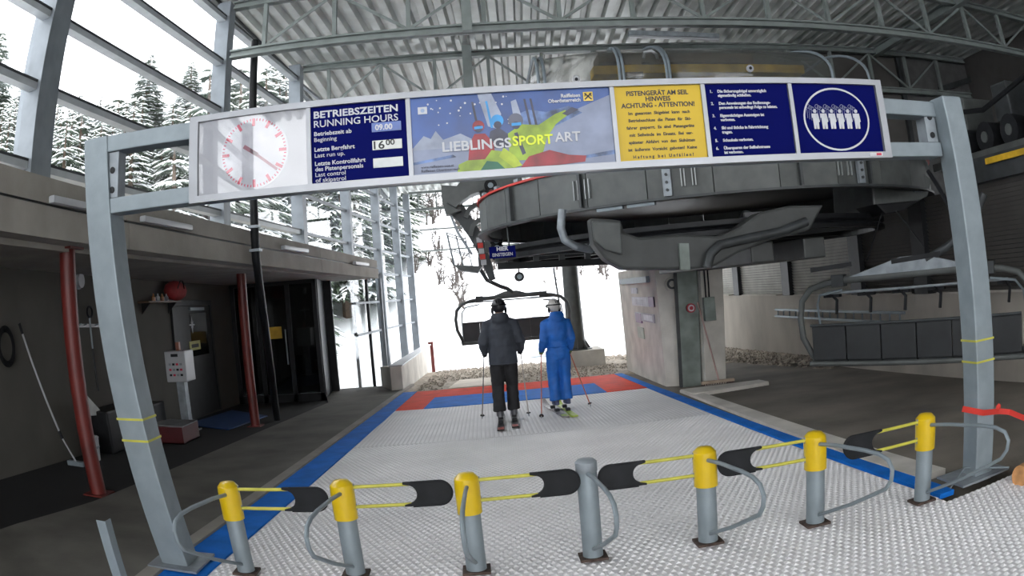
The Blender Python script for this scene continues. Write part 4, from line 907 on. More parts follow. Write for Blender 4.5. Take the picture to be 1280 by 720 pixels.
# ---- chairs
def chair(label,c,az,Wd,seats,hang,sc=1.0,rests=True):
    """c: centre under the bail at seat level; chair local x along the seat row, local y = direction of travel"""
    t=thing('lift_chair',label,'chairlift chair',c,'six seat lift chairs')
    Q=Matrix.Rotation(az,3,'Z'); C=V(c)
    L=lambda x,y,z:C+Q@V((x*sc,y*sc,z*sc))
    def bx(a,b,m,nm,par,bev=0.0):
        x0,y0,z0=a;x1,y1,z1=b
        return MB().hexa([L(x0,y0,z0),L(x1,y0,z0),L(x1,y1,z0),L(x0,y1,z0),L(x0,y0,z1),L(x1,y0,z1),L(x1,y1,z1),L(x0,y1,z1)]).build(nm,m,par,bevel=bev)
    h=Wd/2;w=Wd/seats
    for i in range(seats):
        x=-h+i*w;gp=.008 if rests else .001
        bx((x+gp,-.02,.05),(x+w-gp,.05,.50),cushion,'backrest',t,.01)
        bx((x+gp,.02,-.02),(x+w-gp,.48,.045),cushion,'seat',t,.01)
    MB().tube([L(-h-.04,-.02,.0),L(h+.04,-.02,.0)],.035*sc,10).build('seat_tube',steelg,t,smooth=True)
    MB().tube([L(-h,-.03,.50),L(h,-.03,.50)],.02*sc,8).build('back_tube',steeldk,t,smooth=True)
    for s in (-1,1):
        P=[L(s*(h+.03),.15,-.02),L(s*(h+.04),.06,.10),L(s*(h+.14),.0,.34),L(s*(h+.16),0,.60),L(s*(h+.12),0,.82),L(s*(h-.02),0,.97),L(s*(h-.25),0,1.03),L(s*(h-.45),0,1.05)]
        MB().tube(P,.042*sc,12).build('side_frame',steelg,t,smooth=True)
        MB().tube([L(s*(h+.02),.3,.05),L(s*(h+.02),.28,.45),L(s*(h+.0),.2,.75),L(s*(h-.1),.1,.88),L(s*(h-.45),.06,.93)],.018*sc,8).build('restraint_arm',galv,t,smooth=True)
        bx((s*(h-.45)-.09,-.06,.98),(s*(h-.45)+.09,.06,1.13),steeldk,'frame_joint',t,.01)
    MB().tube([L(-(h-.40),0,1.06),L(h-.40,0,1.08)],.05*sc,12).build('carrier_beam',steelg,t,smooth=True)
    kq=.62 if rests else .42;pts=[(-kq*h,1.08),(-.15,1.28 if rests else 1.2),(.15,1.28 if rests else 1.2),(kq*h,1.08),(kq*h,1.05),(-kq*h,1.05)]
    A=[L(x,-.04,z) for x,z in pts];B_=[L(x,.04,z) for x,z in pts]
    mb=MB();a=[mb.b.verts.new(p) for p in A];b=[mb.b.verts.new(p) for p in B_];n=len(a);mb.b.faces.new(a);mb.b.faces.new(b[::-1])
    for k in range(n): mb.b.faces.new((a[k],b[k],b[(k+1)%n],a[(k+1)%n]))
    mb.build('suspension_plate',galvdark if rests else steelg,t)
    MB().tube([L(-(h-.2),.10,.90 if rests else .99),L(h-.2,.10,.90 if rests else .99)],.018*sc,8).build('restraint_bar',galvdark,t,smooth=True)
    for i in range(seats if rests else 0):
        x=-h+(i+.5)*w
        MB().tube([L(x,.1,.90),L(x+.05,.2,.80),L(x+.02,.22,.62)],.022*sc,8).build('footrest_bar',blkm,t,smooth=True)
        bx((x-.12,.14,.84),(x+.12,.22,.90),blk,'handle_pad',t,.008)
    if hang: MB().tube([L(*q) for q in hang],.05*sc,12).build('hanger_arm',steeldk,t,smooth=True)
    return t,L
zc=.62
chair('lift chair waiting over the snow beyond the two skiers',(0.75,18.0,.50),0,2.45,6,[(.05,0,1.15),(-.08,0,1.26),(-.25,0,1.33),(-.55,0,1.5),(-.68,0,1.75),(-.68,0,2.05),(-.62,0,2.4)],1.03,False)
az=math.atan2(-1.76,1.25)
cR=V((4.05,8.5,.44))+V((1.25,-1.76,0)).normalized()*1.56
tR,LR=chair('lift chair parked at the right, partly behind the right gantry post',(cR.x,cR.y,.46),az+math.pi*0,3.0,6,[(.2,0,1.22),(.5,0,1.34),(.85,0,1.55),(1.1,0,1.9)],.98)
# black pads on the parked chair's beam
one(MB().beam(aY(1013,338,7.2)+V((0,0,0)),aY(1064,330,7.0),.10,.05),'black_clamp',blk,'left black clamp strip resting on the beam of the parked chair','clamp')
one(MB().beam(aY(1114,327,6.3),aY(1175,317,6.0),.10,.05),'black_clamp',blk,'right black clamp strip resting on the beam of the parked chair','clamp')
for a,b,l in (((1102,268),(1084,325),'left'),((1120,264),(1156,310),'right')):
    one(MB().cyl(aY(*a,7.6),aY(*b,6.9),.008,n=6),'sling_cable',blkm,'%s thin dark cable hanging from the station end above the parked chair'%l,'cable')
# ladder on the right wall
ld=thing('ladder','aluminium ladder hung lengthwise on the right wall behind the parked chair','ladder',aX(1050,395,6.75))
A0,A1=aX(969,387,6.74),aX(1131,391,6.74);B0,B1=aX(969,395,6.74),aX(1131,404,6.74)
MB().beam(A0,A1,.03,.05).build('side_rail',galv,ld);MB().beam(B0,B1,.03,.05).build('side_rail',galv,ld)
for k in range(17):
    f=(k+.5)/17;MB().cyl(A0.lerp(A1,f),B0.lerp(B1,f),.018,n=6).build('rung',galv,ld)
# machinery on the shelf, upper right
mr=thing('conveyor_drive','dark conveyor machinery with a yellow beam on the shelf at the upper right','lift machinery',(7.5,7.5,2.95))
MB().beam((6.66,4.2,2.86),(6.66,aX(1236,224,6.66).y,2.86),.05,.08).build('yellow_beam',amber,mr,label='yellow beam')
rr=random.Random(5)
for k in range(7):
    y=4.6+k*.62;MB().cyl((6.95,y,3.25),(7.5,y,3.25),.22,n=18).build('tyre',blk,mr,smooth=True);MB().cyl((6.93,y,3.25),(6.95,y,3.25),.08,n=12).build('wheel_hub',steelg,mr,smooth=True)
MB().beam((7.0,4.4,3.02),(7.0,9.2,3.02),.12,.12).build('frame_beam',steelg,mr)
for k in range(4): MB().bb((7.2,4.8+k*1.2,3.45),(7.9,5.2+k*1.2,4.0)).build('motor_box',steelg if k%2 else steeldk,mr,bevel=.03)
MB().tube([(6.8,4.5,3.6),(6.85,6.0,3.9),(6.85,7.5,3.6),(6.8,9.0,3.8)],.04,8).build('cable_hose',blk,mr,smooth=True)
c=aX(1240,206,6.8);MB().cyl(c+V((0,0,-.12)),c+V((0,0,.1)),.04,n=10).build('lamp_pin',whitep,mr,smooth=True)
# ---- things along the left wall
XW=-5.85
def W(px,py,off=0): return aX(px,py,XW+off)
def handle(lab,a,b,r,m,nm,hd=None):
    t=thing(nm,lab,'tool',b,'tools along the left wall');o=MB().cyl(a,b,r,n=8).build('shaft',m,t,smooth=True);return t,o
a=W(24,404,.05);b=W(78,548,.35)
t,o=handle('white broom shaft leaning on the left wall, left of the thick red pole',a,b,.018,whitep,'broom')
MB().cyl(a,a.lerp(b,.09),.024,n=8).build('grip',blk,t,smooth=True);MB().cyl(a.lerp(b,.93),b,.026,n=8).build('socket',blk,t,smooth=True)
f=V((b.x+.1,b.y+.12,gz(b.y)+.06));MB().cyl(b,f,.014,n=8).build('lower_shaft',whitep,t);MB().box(f-V((0,0,.02)),(.32,.09,.06)).build('broom_head',galv,t)
t=thing('snow_shovel','snow shovel with white blade standing behind the thick red pole','tool',W(115,545),'tools along the left wall')
a=W(86,392,.05);b=W(103,490,.2);MB().cyl(a,a.lerp(b,.68),.018,n=8).build('upper_shaft',blk,t);MB().cyl(a.lerp(b,.68),b,.018,n=8).build('lower_shaft',whitep,t)
pts=[aX(x,y,-5.6) for x,y in ((97,487),(106,493),(125,514),(120,519),(103,520),(96,515))];MB().prism(pts,(.03,0,0)).build('blade',mat('white shovel blade',(.55,.56,.55),.5),t)
MB().cyl(aX(113,520,-5.6),V((-5.62,aX(113,545,-5.6).y,gz(8)+.01)),.015,n=8).build('leg',galv,t)
t=thing('spade','long spade with black D grip hanging between red pole and gantry post','tool',W(120,400),'tools along the left wall')
a=W(112,397,.05);b=W(123,489,.08);MB().cyl(a,a.lerp(b,.42),.018,n=8).build('upper_shaft',galv,t);MB().cyl(a.lerp(b,.42),b,.02,n=8).build('lower_shaft',blkm,t)
c=W(112,390,.05);MB().tube([c+V((0,math.cos(q)*.09,math.sin(q)*.08)) for q in [2*math.pi*k/12 for k in range(13)]],.018,8).build('grip',blk,t,smooth=True)
t=thing('tool_rack','white wall rack holding the shovel and spade','rack',W(100,407,.02));MB().beam(W(85,407,.03),W(128,407,.03),.03,.05).build('rail',whitep,t)
for px in (86,97,104,118): MB().cyl(W(px,407,.03),W(px,407,.03)+V((.09,0,.02)),.012,n=6).build('hook',galv,t)
t=thing('hose_coil','coil of black hose hanging on the left wall at the picture edge','hose',W(9,432,.06))
for k in range(5):
    r=.17+.014*k;c=W(8,433,.03+.02*k);MB().tube([c+V((0,math.cos(q)*r,math.sin(q)*r*1.05)) for q in [2*math.pi*j/20 for j in range(21)]],.010,6).build('hose_turn',blkm,t,smooth=True)
for px in (1,12): MB().cyl(W(px,413,.0),W(px,413,.08),.012,n=6).build('wall_hook',galv,t)
c=W(97,351,.0);t=thing('wall_lamp','round white bulkhead lamp high on the left wall','lamp',c);MB().cyl(c,c+V((.09,0,0)),.105,n=20).build('lamp_cover',whitep,t,smooth=True,bevel=0);MB().cyl(c,c+V((.03,0,0)),.125,n=20).build('lamp_base',galvdark,t,smooth=True)
b_=W(118,575,.45);b_.z=gz(b_.y)+.012
t=thing('bucket','white plastic bucket standing behind the thick red pole','bucket',b_)
MB().lathe(b_,[(0,0),(.11,0),(.145,.30),(.155,.31),(.145,.32),(.135,.30),(.10,.02),(0,.02)],22).build('pail',whitep,t,smooth=True)
MB().lathe(b_,[(.13,.17),(.142,.18),(.137,.20)],22).build('rim_band',galv,t)
MB().tube([b_+V((.15*math.cos(q),.0,.30)) if False else b_+V((0,.15*math.cos(q),.30-.13*math.sin(q))) for q in [math.pi*k/10 for k in range(11)]],.005,5).build('bail_handle',galvdark,t)
a=W(172,377,.0);b=W(213,377,.0)
t=thing('wall_shelf','narrow wall shelf with small bottles left of the wall door','shelf',a)
MB().bb((XW,a.y,a.z-.03),(XW+.25,b.y,a.z)).build('board',brownm,t)
for y in (a.y+.15,b.y-.15): MB().prism([(XW,y,a.z-.03),(XW+.2,y,a.z-.03),(XW,y,a.z-.22)],(0,.02,0)).build('bracket',blkm,t)
for k,nm_ in enumerate(('leftmost of the four small bottles on the wall shelf','second small bottle from the left on the wall shelf','third small bottle from the left on the wall shelf','rightmost of the four small bottles on the wall shelf')):
    y=a.y+.45+k*.2;one(MB().lathe((XW+.13,y,a.z+.001),[(0,0),(.04,0),(.04,.07),(.015,.1),(.015,.13),(0,.13)],12),'bottle',whitep if k%2 else mat('amber glass',(.35,.12,.03),.2),nm_,'bottle','bottles on the wall shelf',smooth=True)
t=thing('red_bag','bulky red bag lying on the wall shelf','bag',(XW+.14,(a.y+b.y)/2+.35,a.z))
c=V((XW+.135,(a.y+b.y)/2+.75,a.z+.16));MB().ball(c+V((0,0,.03)),.20,2,(.65,2.6,.95)).build('bag_body',mat('red cloth',(.30,.012,.015),.8,0,.2,6,.5,20),t,smooth='all')
MB().tube([c+V((.12,-.15,.06)),c+V((.14,-.05,.2)),c+V((.14,.08,.2)),c+V((.12,.18,.06))],.01,6).build('bag_strap',blk,t)
t=thing('control_box','white control box on a stand in front of the wall door','control box',W(216,510,.4))
p=aX(201,441,-5.5);q=aX(232,470,-5.5); yc=(p.y+q.y)/2; zc_=(p.z+q.z)/2
MB().box((-5.25,yc-.25,zc_),(.42,.42,.52)).build('housing',whitep,t,bevel=.02)
yb_=yc-.25-.21
for r_ in range(3):
    for c_ in range(4): MB().box((-5.36+.075*c_,yb_-.004,zc_-.16+.09*r_+.02),(.045,.012,.035)).build('button',(blkm,inkr,galvdark)[(r_+c_)%3],t)
MB().box((-5.25,yb_-.004,zc_+.19),(.14,.01,.05)).build('display',blkm,t)
MB().bb((-5.33,yc-.33,gz(yc)+.03),(-5.17,yc-.17,zc_-.26)).build('stand',galvdark,t);MB().box((-5.25,yc-.25,gz(yc)+.02),(.4,.4,.02)).build('foot_plate',galvdark,t)
MB().box((-5.25,yc-.25,zc_+.33),(.07,.07,.14)).build('handset',mat('orange cap',(.3,.12,.08),.5),t)
b=aG(262,520);t=thing('floor_mat','blue floor mat in front of the wall door','mat',(b.x,b.y,gz(b.y)))
slab(MB(),[(-5.6,12.2),(-4.45,11.5),(-4.3,13.4),(-5.5,14.6)],.03,.02,3).build('pad',mat('dull blue pad',(.01,.05,.16),.6),t)
t=thing('crate','dark red crate with a white cloth over it beside the control box','crate',(-5.1,10.3,gz(10.3)))
c=V((-5.0,10.25,gz(10.2)+.012));mb=MB()
mb.bb(c+V((-.35,-.35,0)),c+V((.35,.35,.02)));
for a_,b__ in (((-.35,-.35,0),(.35,-.32,.26)),((-.35,.32,0),(.35,.35,.26)),((-.35,-.32,0),(-.32,.32,.26)),((.32,-.32,0),(.35,.32,.26))): mb.bb(c+V(a_),c+V(b__))
mb.build('crate_body',mat('dark red plastic',(.07,.005,.008),.5),t)
MB().hexa([c+V((-.36,-.2,.262)),c+V((.37,-.37,.262)),c+V((.37,.30,.262)),c+V((-.2,.36,.262)),c+V((-.36,-.2,.28)),c+V((.37,-.37,.28)),c+V((.37,.30,.28)),c+V((-.2,.36,.28))]).build('cloth',mat('grey white cloth',(.2,.2,.21),.8),t)
one(MB().bb((-5.8,8.6,gz(8.8)+.01),(-5.35,9.6,gz(8.8)+.62)),'black_bin',blkm,'low black box on the floor against the left wall by the gantry post','box',bevel=.03)
one(MB().bb((-5.8,10.6,gz(10.8)+.01),(-5.5,11.1,gz(10.8)+.55)),'black_bin',blkm,'narrow black box on the floor left of the control box','box',bevel=.03)
# ================================================================== PEOPLE
def fuse(mb,name,m,parent,vox=.014,fold=0,fscale=.12,smooth_it=3,kind=None):
    off=wl(parent); bmesh.ops.translate(mb.b,verts=mb.b.verts,vec=-off)
    bmesh.ops.recalc_face_normals(mb.b,faces=mb.b.faces)
    me=bpy.data.meshes.new(name);mb.b.to_mesh(me);mb.b.free();o=bpy.data.objects.new('tmp',me);COL.objects.link(o)
    r=o.modifiers.new('r','REMESH');r.mode='VOXEL';r.voxel_size=vox;r.use_smooth_shade=True
    s=o.modifiers.new('s','SMOOTH');s.factor=.5;s.iterations=smooth_it
    if fold:
        tx=bpy.data.textures.new(name,'CLOUDS');tx.noise_scale=fscale;tx.noise_depth=1
        d=o.modifiers.new('d','DISPLACE');d.texture=tx;d.strength=fold;d.mid_level=.5;d.texture_coords='LOCAL'
    bpy.context.view_layer.update()
    m2=bpy.data.meshes.new_from_object(o.evaluated_get(bpy.context.evaluated_depsgraph_get()));bpy.data.objects.remove(o)
    m2.name=name;m2.materials.clear();m2.materials.append(m);m2.shade_smooth()
    o=bpy.data.objects.new(name,m2);COL.objects.link(o);o.parent=parent
    if kind:o['kind']=kind
    return o
def ell(c,rx,ry,n=20,tilt=0):
    return [V((c[0]+rx*math.cos(2*math.pi*k/n),c[1]+ry*math.sin(2*math.pi*k/n),c[2]+tilt*math.sin(2*math.pi*k/n))) for k in range(n)]
skin=mat('skin',(.50,.30,.22),.5)
def person(label,base,s,top,low,helm,gl,glasses,onepiece,turn,headturn,arms,stance,bootm,nameh):
    t=thing('person',label,'person',base); B=V(base); Q=Matrix.Rotation(turn,3,'Z')
    def L(x,y,z): return B+Q@V((x*s,y*s,z*s))
    def Ls(pts): return [L(*p) for p in pts]
    fl,fr_=stance   # feet (x,y)
    hip={-1:(-.10,0,.93),1:(.10,0,.93)}
    knee={-1:((fl[0]-.10)/2-.005,.05+fl[1]*.5,.50),1:((fr_[0]+.10)/2+.005,.05+fr_[1]*.5,.50)}
    ank={-1:(fl[0],fl[1],.12),1:(fr_[0],fr_[1],.12)}
    # continuous body
    mb=MB()
    mb.loft([[L(*p) for p in ell(c,rx,ry)] for c,rx,ry in (((0,0,.86),.13,.10),((0,0,.95),.165,.115),((0,0,1.08),.14,.10),((0,0,1.25),.165,.115),((0,0,1.40),.18,.105),((0,.0,1.46),.13,.085),((0,.0,1.50),.06,.06))])
    mb.tube([L(0,0,1.46),L(0,.01,1.55),L(0,.02,1.60)],[.062*s,.055*s,.055*s],14)
    mb.ball(L(0,.025,1.665),.105*s,3,(.80,.95,1.12))
    for sd in (-1,1):
        sh,elb,hd=arms[sd]
        mb.tube([L(*hip[sd]),L(*knee[sd]),L(*ank[sd])],[.088*s,.062*s,.045*s],12)
        mb.tube([L(*sh),L(*elb),L(*hd)],[.055*s,.045*s,.032*s],12); mb.ball(L(*sh),.06*s,2)
    hdz=Matrix.Rotation(headturn,3,'Z')
    def Hh(x,y,z): q=hdz@V((x,y-.02,0)); return L(q.x,q.y+.02,z)
    mb.tube([Hh(0,.11,1.665),Hh(0,.145,1.64)],[.014*s,.016*s],8)
    fuse(mb,'body',skin,t,.016)
    for sx in (-1,1): MB().ball(Hh(.033*sx,.118,1.685),.012*s,1).build('eye',blkm,t)
    # trousers
    mb=MB()
    mb.loft([[L(*p) for p in ell(c,rx,ry)] for c,rx,ry in (((0,-.005,.80),.12,.12),((0,-.01,.88),.17,.135),((0,-.005,.97),.175,.135),((0,0,1.08),.15,.12))])
    for sd in (-1,1):
        h_,k_,a_=hip[sd],knee[sd],ank[sd]
        mb.tube([L(h_[0]*.9,h_[1],h_[2]-.0),L((h_[0]+k_[0])/2,.01,.72),L(*k_),L((k_[0]+a_[0])/2,(k_[1]+a_[1])/2-.01,.33),L(a_[0],a_[1]-.005,.11)],[.115*s,.106*s,.094*s,.090*s,.100*s],16)
    fuse(mb,'trousers',low,t,.015,.022,.10)
    # jacket
    mb=MB(); hem=.82 if not onepiece else 1.0
    rows=[((0,0,hem),.215,.16),((0,-.005,.95),.22,.165),((0,-.005,1.08),.205,.16),((0,-.01,1.22),.205,.16),((0,-.01,1.36),.20,.145),((0,0,1.45),.16,.12),((0,0,1.50),.10,.10),((0,.0,1.545),.085,.09)]
    if onepiece: rows=[((0,0,.98),.175,.14),((0,-.005,1.02),.17,.135),((0,-.005,1.10),.155,.13)]+rows[3:]
    mb.loft([[L(*p) for p in ell(c,rx,ry)] for c,rx,ry in rows])
    mb.loft([[Hh(p[0],p[1],p[2]) for p in ell(c,rx,ry)] for c,rx,ry in (((0,-.06,1.40),.07,.07),((0,-.065,1.46),.125,.095),((0,-.055,1.53),.135,.09),((0,-.03,1.585),.10,.075))])   # collapsed hood / collar
    for sd in (-1,1):
        sh,elb,hd=arms[sd]; m1=tuple((a+b)/2 for a,b in zip(sh,elb)); m2=tuple((a*.5+b*.5) for a,b in zip(elb,hd)); e2=tuple(a*.12+b*.88 for a,b in zip(elb,hd))
        mb.tube(Ls([(sh[0]*.72,sh[1],sh[2]-.0),sh,m1,elb,m2,e2]),[.085*s,.085*s,.078*s,.072*s,.062*s,.052*s],16)
    j=fuse(mb,'jacket',top,t,.015,.026,.11)
    # seams and hem drawn proud of the cloth
    MB().tube([L(*p) for p in ell((0,-.003,hem+.012),.217 if not onepiece else .178,.163 if not onepiece else .142,24)]+[L(*ell((0,-.003,hem+.012),.217 if not onepiece else .178,.163 if not onepiece else .142,24)[0])],.007*s,6).build('hem',top,j,smooth=True)
    # helmet
    mb=MB();mb.ball(Hh(0,.015,1.69),.128*s,3,(.86,1.02,.90));he=fuse(mb,'helmet',helm,t,.012)
    for sx in (-1,1): mb=MB().ball(Hh(.100*sx,.02,1.62),.045*s,2,(.5,1,1.25)).build('ear_pad',blkm,he,smooth='all')
    MB().tube([Hh(.112*math.sin(a),.015-.128*math.cos(a),1.70) for a in [math.pi*2*k/20 for k in range(21)]],.012*s,6).build('goggle_strap',glasses,he,smooth=True)
    MB().tube([Hh(-.075,.115,1.68),Hh(0,.135,1.685),Hh(.075,.115,1.68)],[.03*s,.036*s,.03*s],12).build('goggles',blkm,he,smooth=True)
    for k in (-1,0,1): MB().tube([Hh(.035*k,-.09,1.77),Hh(.035*k,-.105,1.73)],.008*s,6).build('vent',blkm,he)
    # gloves with fingers closed round the pole grip
    for sd in (-1,1):
        sh,elb,hd=arms[sd];H3=V(hd)
        mb=MB();mb.ball(L(*hd),.05*s,2,(.75,1.0,1.05));mb.tube([L(*(V(elb)*.16+H3*.84)),L(*hd)],[.05*s,.045*s],12)
        mb.build('glove',gl,t,smooth='all')
        for k,ln in enumerate((.062,.07,.066,.054)):
            z=H3.z+.032-.02*k; x=H3.x; y=H3.y+.025
            MB().tube([L(x+sd*.028,y,z),L(x+sd*.02,y+ln*.55,z-.006),L(x-sd*.015,y+ln*.75,z-.010),L(x-sd*.032,y+ln*.42,z-.010)],[.0115*s,.011*s,.010*s,.009*s],8).build('finger',gl,t,smooth='all')
        MB().tube([L(H3.x-sd*.03,H3.y,H3.z+.03),L(H3.x-sd*.042,H3.y+.03,H3.z+.035),L(H3.x-sd*.02,H3.y+.055,H3.z+.04)],[.013*s,.012*s,.010*s],8).build('thumb',gl,t,smooth='all')
    # boots
    for sd,f in ((-1,fl),(1,fr_)):
        mb=MB();x,y=f
        mb.loft([[L(*p) for p in ell(c,rx,ry,14)] for c,rx,ry in (((x,y+.03,.045),.055,.155),((x,y+.03,.09),.056,.15),((x,y+.0,.14),.055,.09),((x,y-.005,.19),.054,.07),((x,y-.005,.22),.05,.06))])
        b=mb.build('boot',bootm,t,smooth=True)
        for z in (.12,.17): MB().box(L(x,y+.06,z),(.085*s,.02,.014),rz=turn).build('buckle',galv,b)
    return t,L
def ski(label,tail,tip,m,m2,grp):
    a=V(tail);b=V(tip);d=(b-a);d.z=0;Ln=d.length;d.normalize();n=V((-d.y,d.x,0))
    up=lambda p,h:V((p.x,p.y,gz(p.y)+.040+h))
    t=thing('ski',label,'ski',(a.x,a.y,gz(a.y)),grp)
    st=[(0,.050,0),(.12,.052,0),(.45,.040,0),(.85,.055,0),(.93,.045,.03),(1.0,.015,.10)]
    mb=MB();mb.loft([[up(a+d*Ln*f,h)-n*w,up(a+d*Ln*f,h)+n*w,up(a+d*Ln*f,h+.014)+n*w,up(a+d*Ln*f,h+.014)-n*w] for f,w,h in st]);mb.build('ski_body',m,t)
    mb=MB();mb.loft([[up(a+d*Ln*f,.0145)-n*w,up(a+d*Ln*f,.0145)+n*w,up(a+d*Ln*f,.017)+n*w,up(a+d*Ln*f,.017)-n*w] for f,w in ((.01,.042),(.13,.044))]);mb.build('tail_print',m2,t)
    c=up(a+d*Ln*.46,.015)
    q=math.atan2(d.y,d.x)-math.pi/2
    MB().box(c-d*.17+V((0,0,.025)),(.07,.10,.045),rz=q).build('heel_binding',blkm,t,bevel=.008);MB().box(c+d*.17+V((0,0,.025)),(.07,.08,.045),rz=q).build('toe_binding',blkm,t,bevel=.008)
    return t
def pole(label,hand,tip,m,m2,grp):
    h=V(hand);p=V(tip);p.z=gz(p.y)+.05;t=thing('ski_pole',label,'ski pole',p,grp);d=(h-p).normalized()
    MB().cyl(p+d*.04,h-d*.05,.009,n=8).build('pole_shaft',m,t,smooth=True)
    MB().cyl(h-d*.06,h+d*.09,.018,.014,n=10).build('pole_grip',blkm,t,smooth=True)
    MB().cyl(p,p+d*.04,.004,.009,n=8).build('tip',galv,t);MB().cyl(p+d*.05,p+d*.065,.035,.03,n=12).build('basket',m2,t)
    MB().tube([h+d*.08,h+d*.03+V((.03,-.02,0)),h-d*.04+V((.03,-.03,0)),h-d*.02],.004,5).build('strap',blkm,t)
jk=mat('dark blue grey jacket cloth',(.038,.044,.058),.75,0,.15,6,.3,50);tr=mat('black trousers cloth',(.012,.012,.014),.8,0,.2,6,.3,50)
hb_=mat('black helmet',(.02,.02,.024),.35);bl=mat('bright blue ski suit',(.012,.13,.50),.6,0,.15,6,.3,50);wh=mat('white helmet',(.58,.55,.53),.35,0,.12,10)
bt=mat('dark grey boot shell',(.10,.10,.11),.4);bt2=mat('navy and white boot shell',(.06,.07,.14),.4)
YA=10.55;bA=(.245,YA,gz(YA)+.075)
A_arms={-1:((-.195,-.0,1.42),(-.285,-.07,1.15),(-.265,.13,.98)),1:((.195,0,1.42),(.285,-.07,1.15),(.265,.13,.98))}
tA,LA=person('skier in dark grey blue jacket, black trousers and black helmet, seen from behind',bA,.985,jk,tr,hb_,blk,blkm,False,0,.0,A_arms,((-.115,0),(.10,.10)),bt,'')
ski('left ski of the skier in the dark jacket, with red tail',(.11,9.62,0),(.16,11.35,0),blkm,mat('red and white ski print',(.45,.10,.08),.4,0,.6,40),'skis of the dark skier')
ski('right ski of the skier in the dark jacket, with red tail',(.315,9.78,0),(.36,11.45,0),blkm,bpy.data.materials['red and white ski print'],'skis of the dark skier')
poleg=mat('grey pole',(.22,.21,.20),.4);polew=mat('pale pole',(.50,.45,.42),.4);poler=mat('red pole',(.55,.16,.10),.4)
h=LA(-.275,.15,.99);pole('left pole of the skier in the dark jacket',h,(-.14,10.9,0),poleg,blkm,'poles of the two skiers')
h=LA(.275,.15,.99);pole('right pole of the skier in the dark jacket',h,(.56,10.7,0),polew,blkm,'poles of the two skiers')
YBp=11.3;bBp=(1.13,YBp,gz(YBp)+.075)
B_arms={-1:((-.18,-.0,1.40),(-.235,-.06,1.12),(-.25,.12,.93)),1:((.18,0,1.40),(.235,-.06,1.12),(.225,.12,.90))}
tB,LB=person('skier in bright blue jacket and trousers with white helmet, seen from behind',bBp,.955,bl,bl,wh,mat('yellow green glove',(.18,.26,.06),.6),blkm,True,.12,.35,B_arms,((-.10,0),(.10,.02)),bt2,'')
limes=mat('yellow green ski',(.42,.55,.04),.4,0,.3,20)
ski('yellow green right ski of the skier in blue',(1.20,10.28,0),(1.13,12.0,0),limes,limes,'skis of the skier in blue')
ski('left ski of the skier in blue, pointing to the left',(1.07,10.33,0),(.90,12.0,0),mat('grey white ski',(.40,.38,.38),.4,0,.4,12),limes,'skis of the skier in blue')
h=LB(-.25,.14,.94);pole('red left pole of the skier in blue',h,(.72,10.35,0),poler,blkm,'poles of the two skiers')
h=LB(.225,.14,.91);pole('red right pole of the skier in blue',h,(1.56,11.1,0),poler,blkm,'poles of the two skiers')
# ================================================================== OUTSIDE: snow slope, trees, pylons
def conifer_mesh(seed,hgt,rad,tiers,lean=0):
    r=random.Random(seed); nb=bmesh.new(); sb=bmesh.new()
    def frond(b,o,d,side,ln,w,drop,th,lift=0):
        pts=[];N_=4
        for i in range(N_+1):
            f=i/N_; c=o+d*ln*f+V((0,0,-drop*f*f*ln+lift)); ww=w*(1-f)**.7*(.35+1.3*f if f<.4 else 1)
            pts.append((c-side*ww,c+side*ww,c+V((0,0,th*(1-f*.7)))))
        vs=[[b.verts.new(q) for q in p] for p in pts]
        for A,B in zip(vs,vs[1:]):
            b.faces.new((A[0],B[0],B[2],A[2]));b.faces.new((A[2],B[2],B[1],A[1]));b.faces.new((A[0],A[1],B[1],B[0]))
    for t in range(tiers):
        f=(t+.5)/tiers; z=hgt*(.10+.88*f); R_=rad*(1-f)**.85+.12; n=max(5,int(11*(1-f*.5)))
        a0=r.random()*6.28
        for k in range(n):
            a=a0+2*math.pi*k/n+r.uniform(-.25,.25);d=V((math.cos(a),math.sin(a),r.uniform(-.05,.12)));side=V((-d.y,d.x,0)).normalized()
            ln=R_*r.uniform(.75,1.15);o=V((0,0,z+r.uniform(-.15,.15)))
            frond(nb,o,d,side,ln,ln*.10,.35,.05)
            for q in (.30,.48,.66,.82):
                oo=o+d*ln*q+V((0,0,-.35*q*q*ln))
                for sg in (-1,1):
                    dd=(d*.75+side*sg*r.uniform(.6,1.0)).normalized();l2=ln*(1-q)*.62+.12
                    frond(nb,oo,dd,V((-dd.y,dd.x,0)).normalized(),l2,l2*.20,.5,.03)
                    if r.random()<.6: frond(sb,oo+V((0,0,.045)),dd,V((-dd.y,dd.x,0)).normalized(),l2*.85,l2*.16,.5,.04)
            if r.random()<.85: frond(sb,o+V((0,0,.05))+d*ln*.12,d,side,ln*.84,ln*.085,.36,.07)
    def mk(b,nm,m):
        me=bpy.data.meshes.new(nm);b.to_mesh(me);b.free();me.materials.append(m);return me
    tb=MB();tb.tube([(0,0,-.6),(0,0,hgt*.5),(0,0,hgt*.98)],[.02*hgt+.05,.012*hgt+.03,.01],8)
    return mk(nb,'foliage',needle),mk(sb,'snow_cover',snowm),mk(tb.b,'trunk',bark)
PR=[conifer_mesh(1,14,3.1,24),conifer_mesh(2,16,3.0,27),conifer_mesh(3,12,2.9,20),conifer_mesh(4,9,2.0,15)]
def tree(k,x,y,s,label,grp,rz=0,wd=1.3):
    z=terr(x,y)-.1
    t=thing('spruce',label,'tree',(x,y,z),grp);t.scale=(s*wd,s*wd,s);t.rotation_euler=(0,0,rz)
    for me,nm,kd in zip(PR[k],('foliage','snow_cover','trunk'),('stuff','stuff',None)):
        o=bpy.data.objects.new(nm,me);COL.objects.link(o);o.parent=t
        if kd:o['kind']=kd
    return t
rt=random.Random(11)
def dirpt(px,py,dist): d=ray(px,py);h_=math.hypot(d.x,d.y);return d.x/h_*dist,d.y/h_*dist
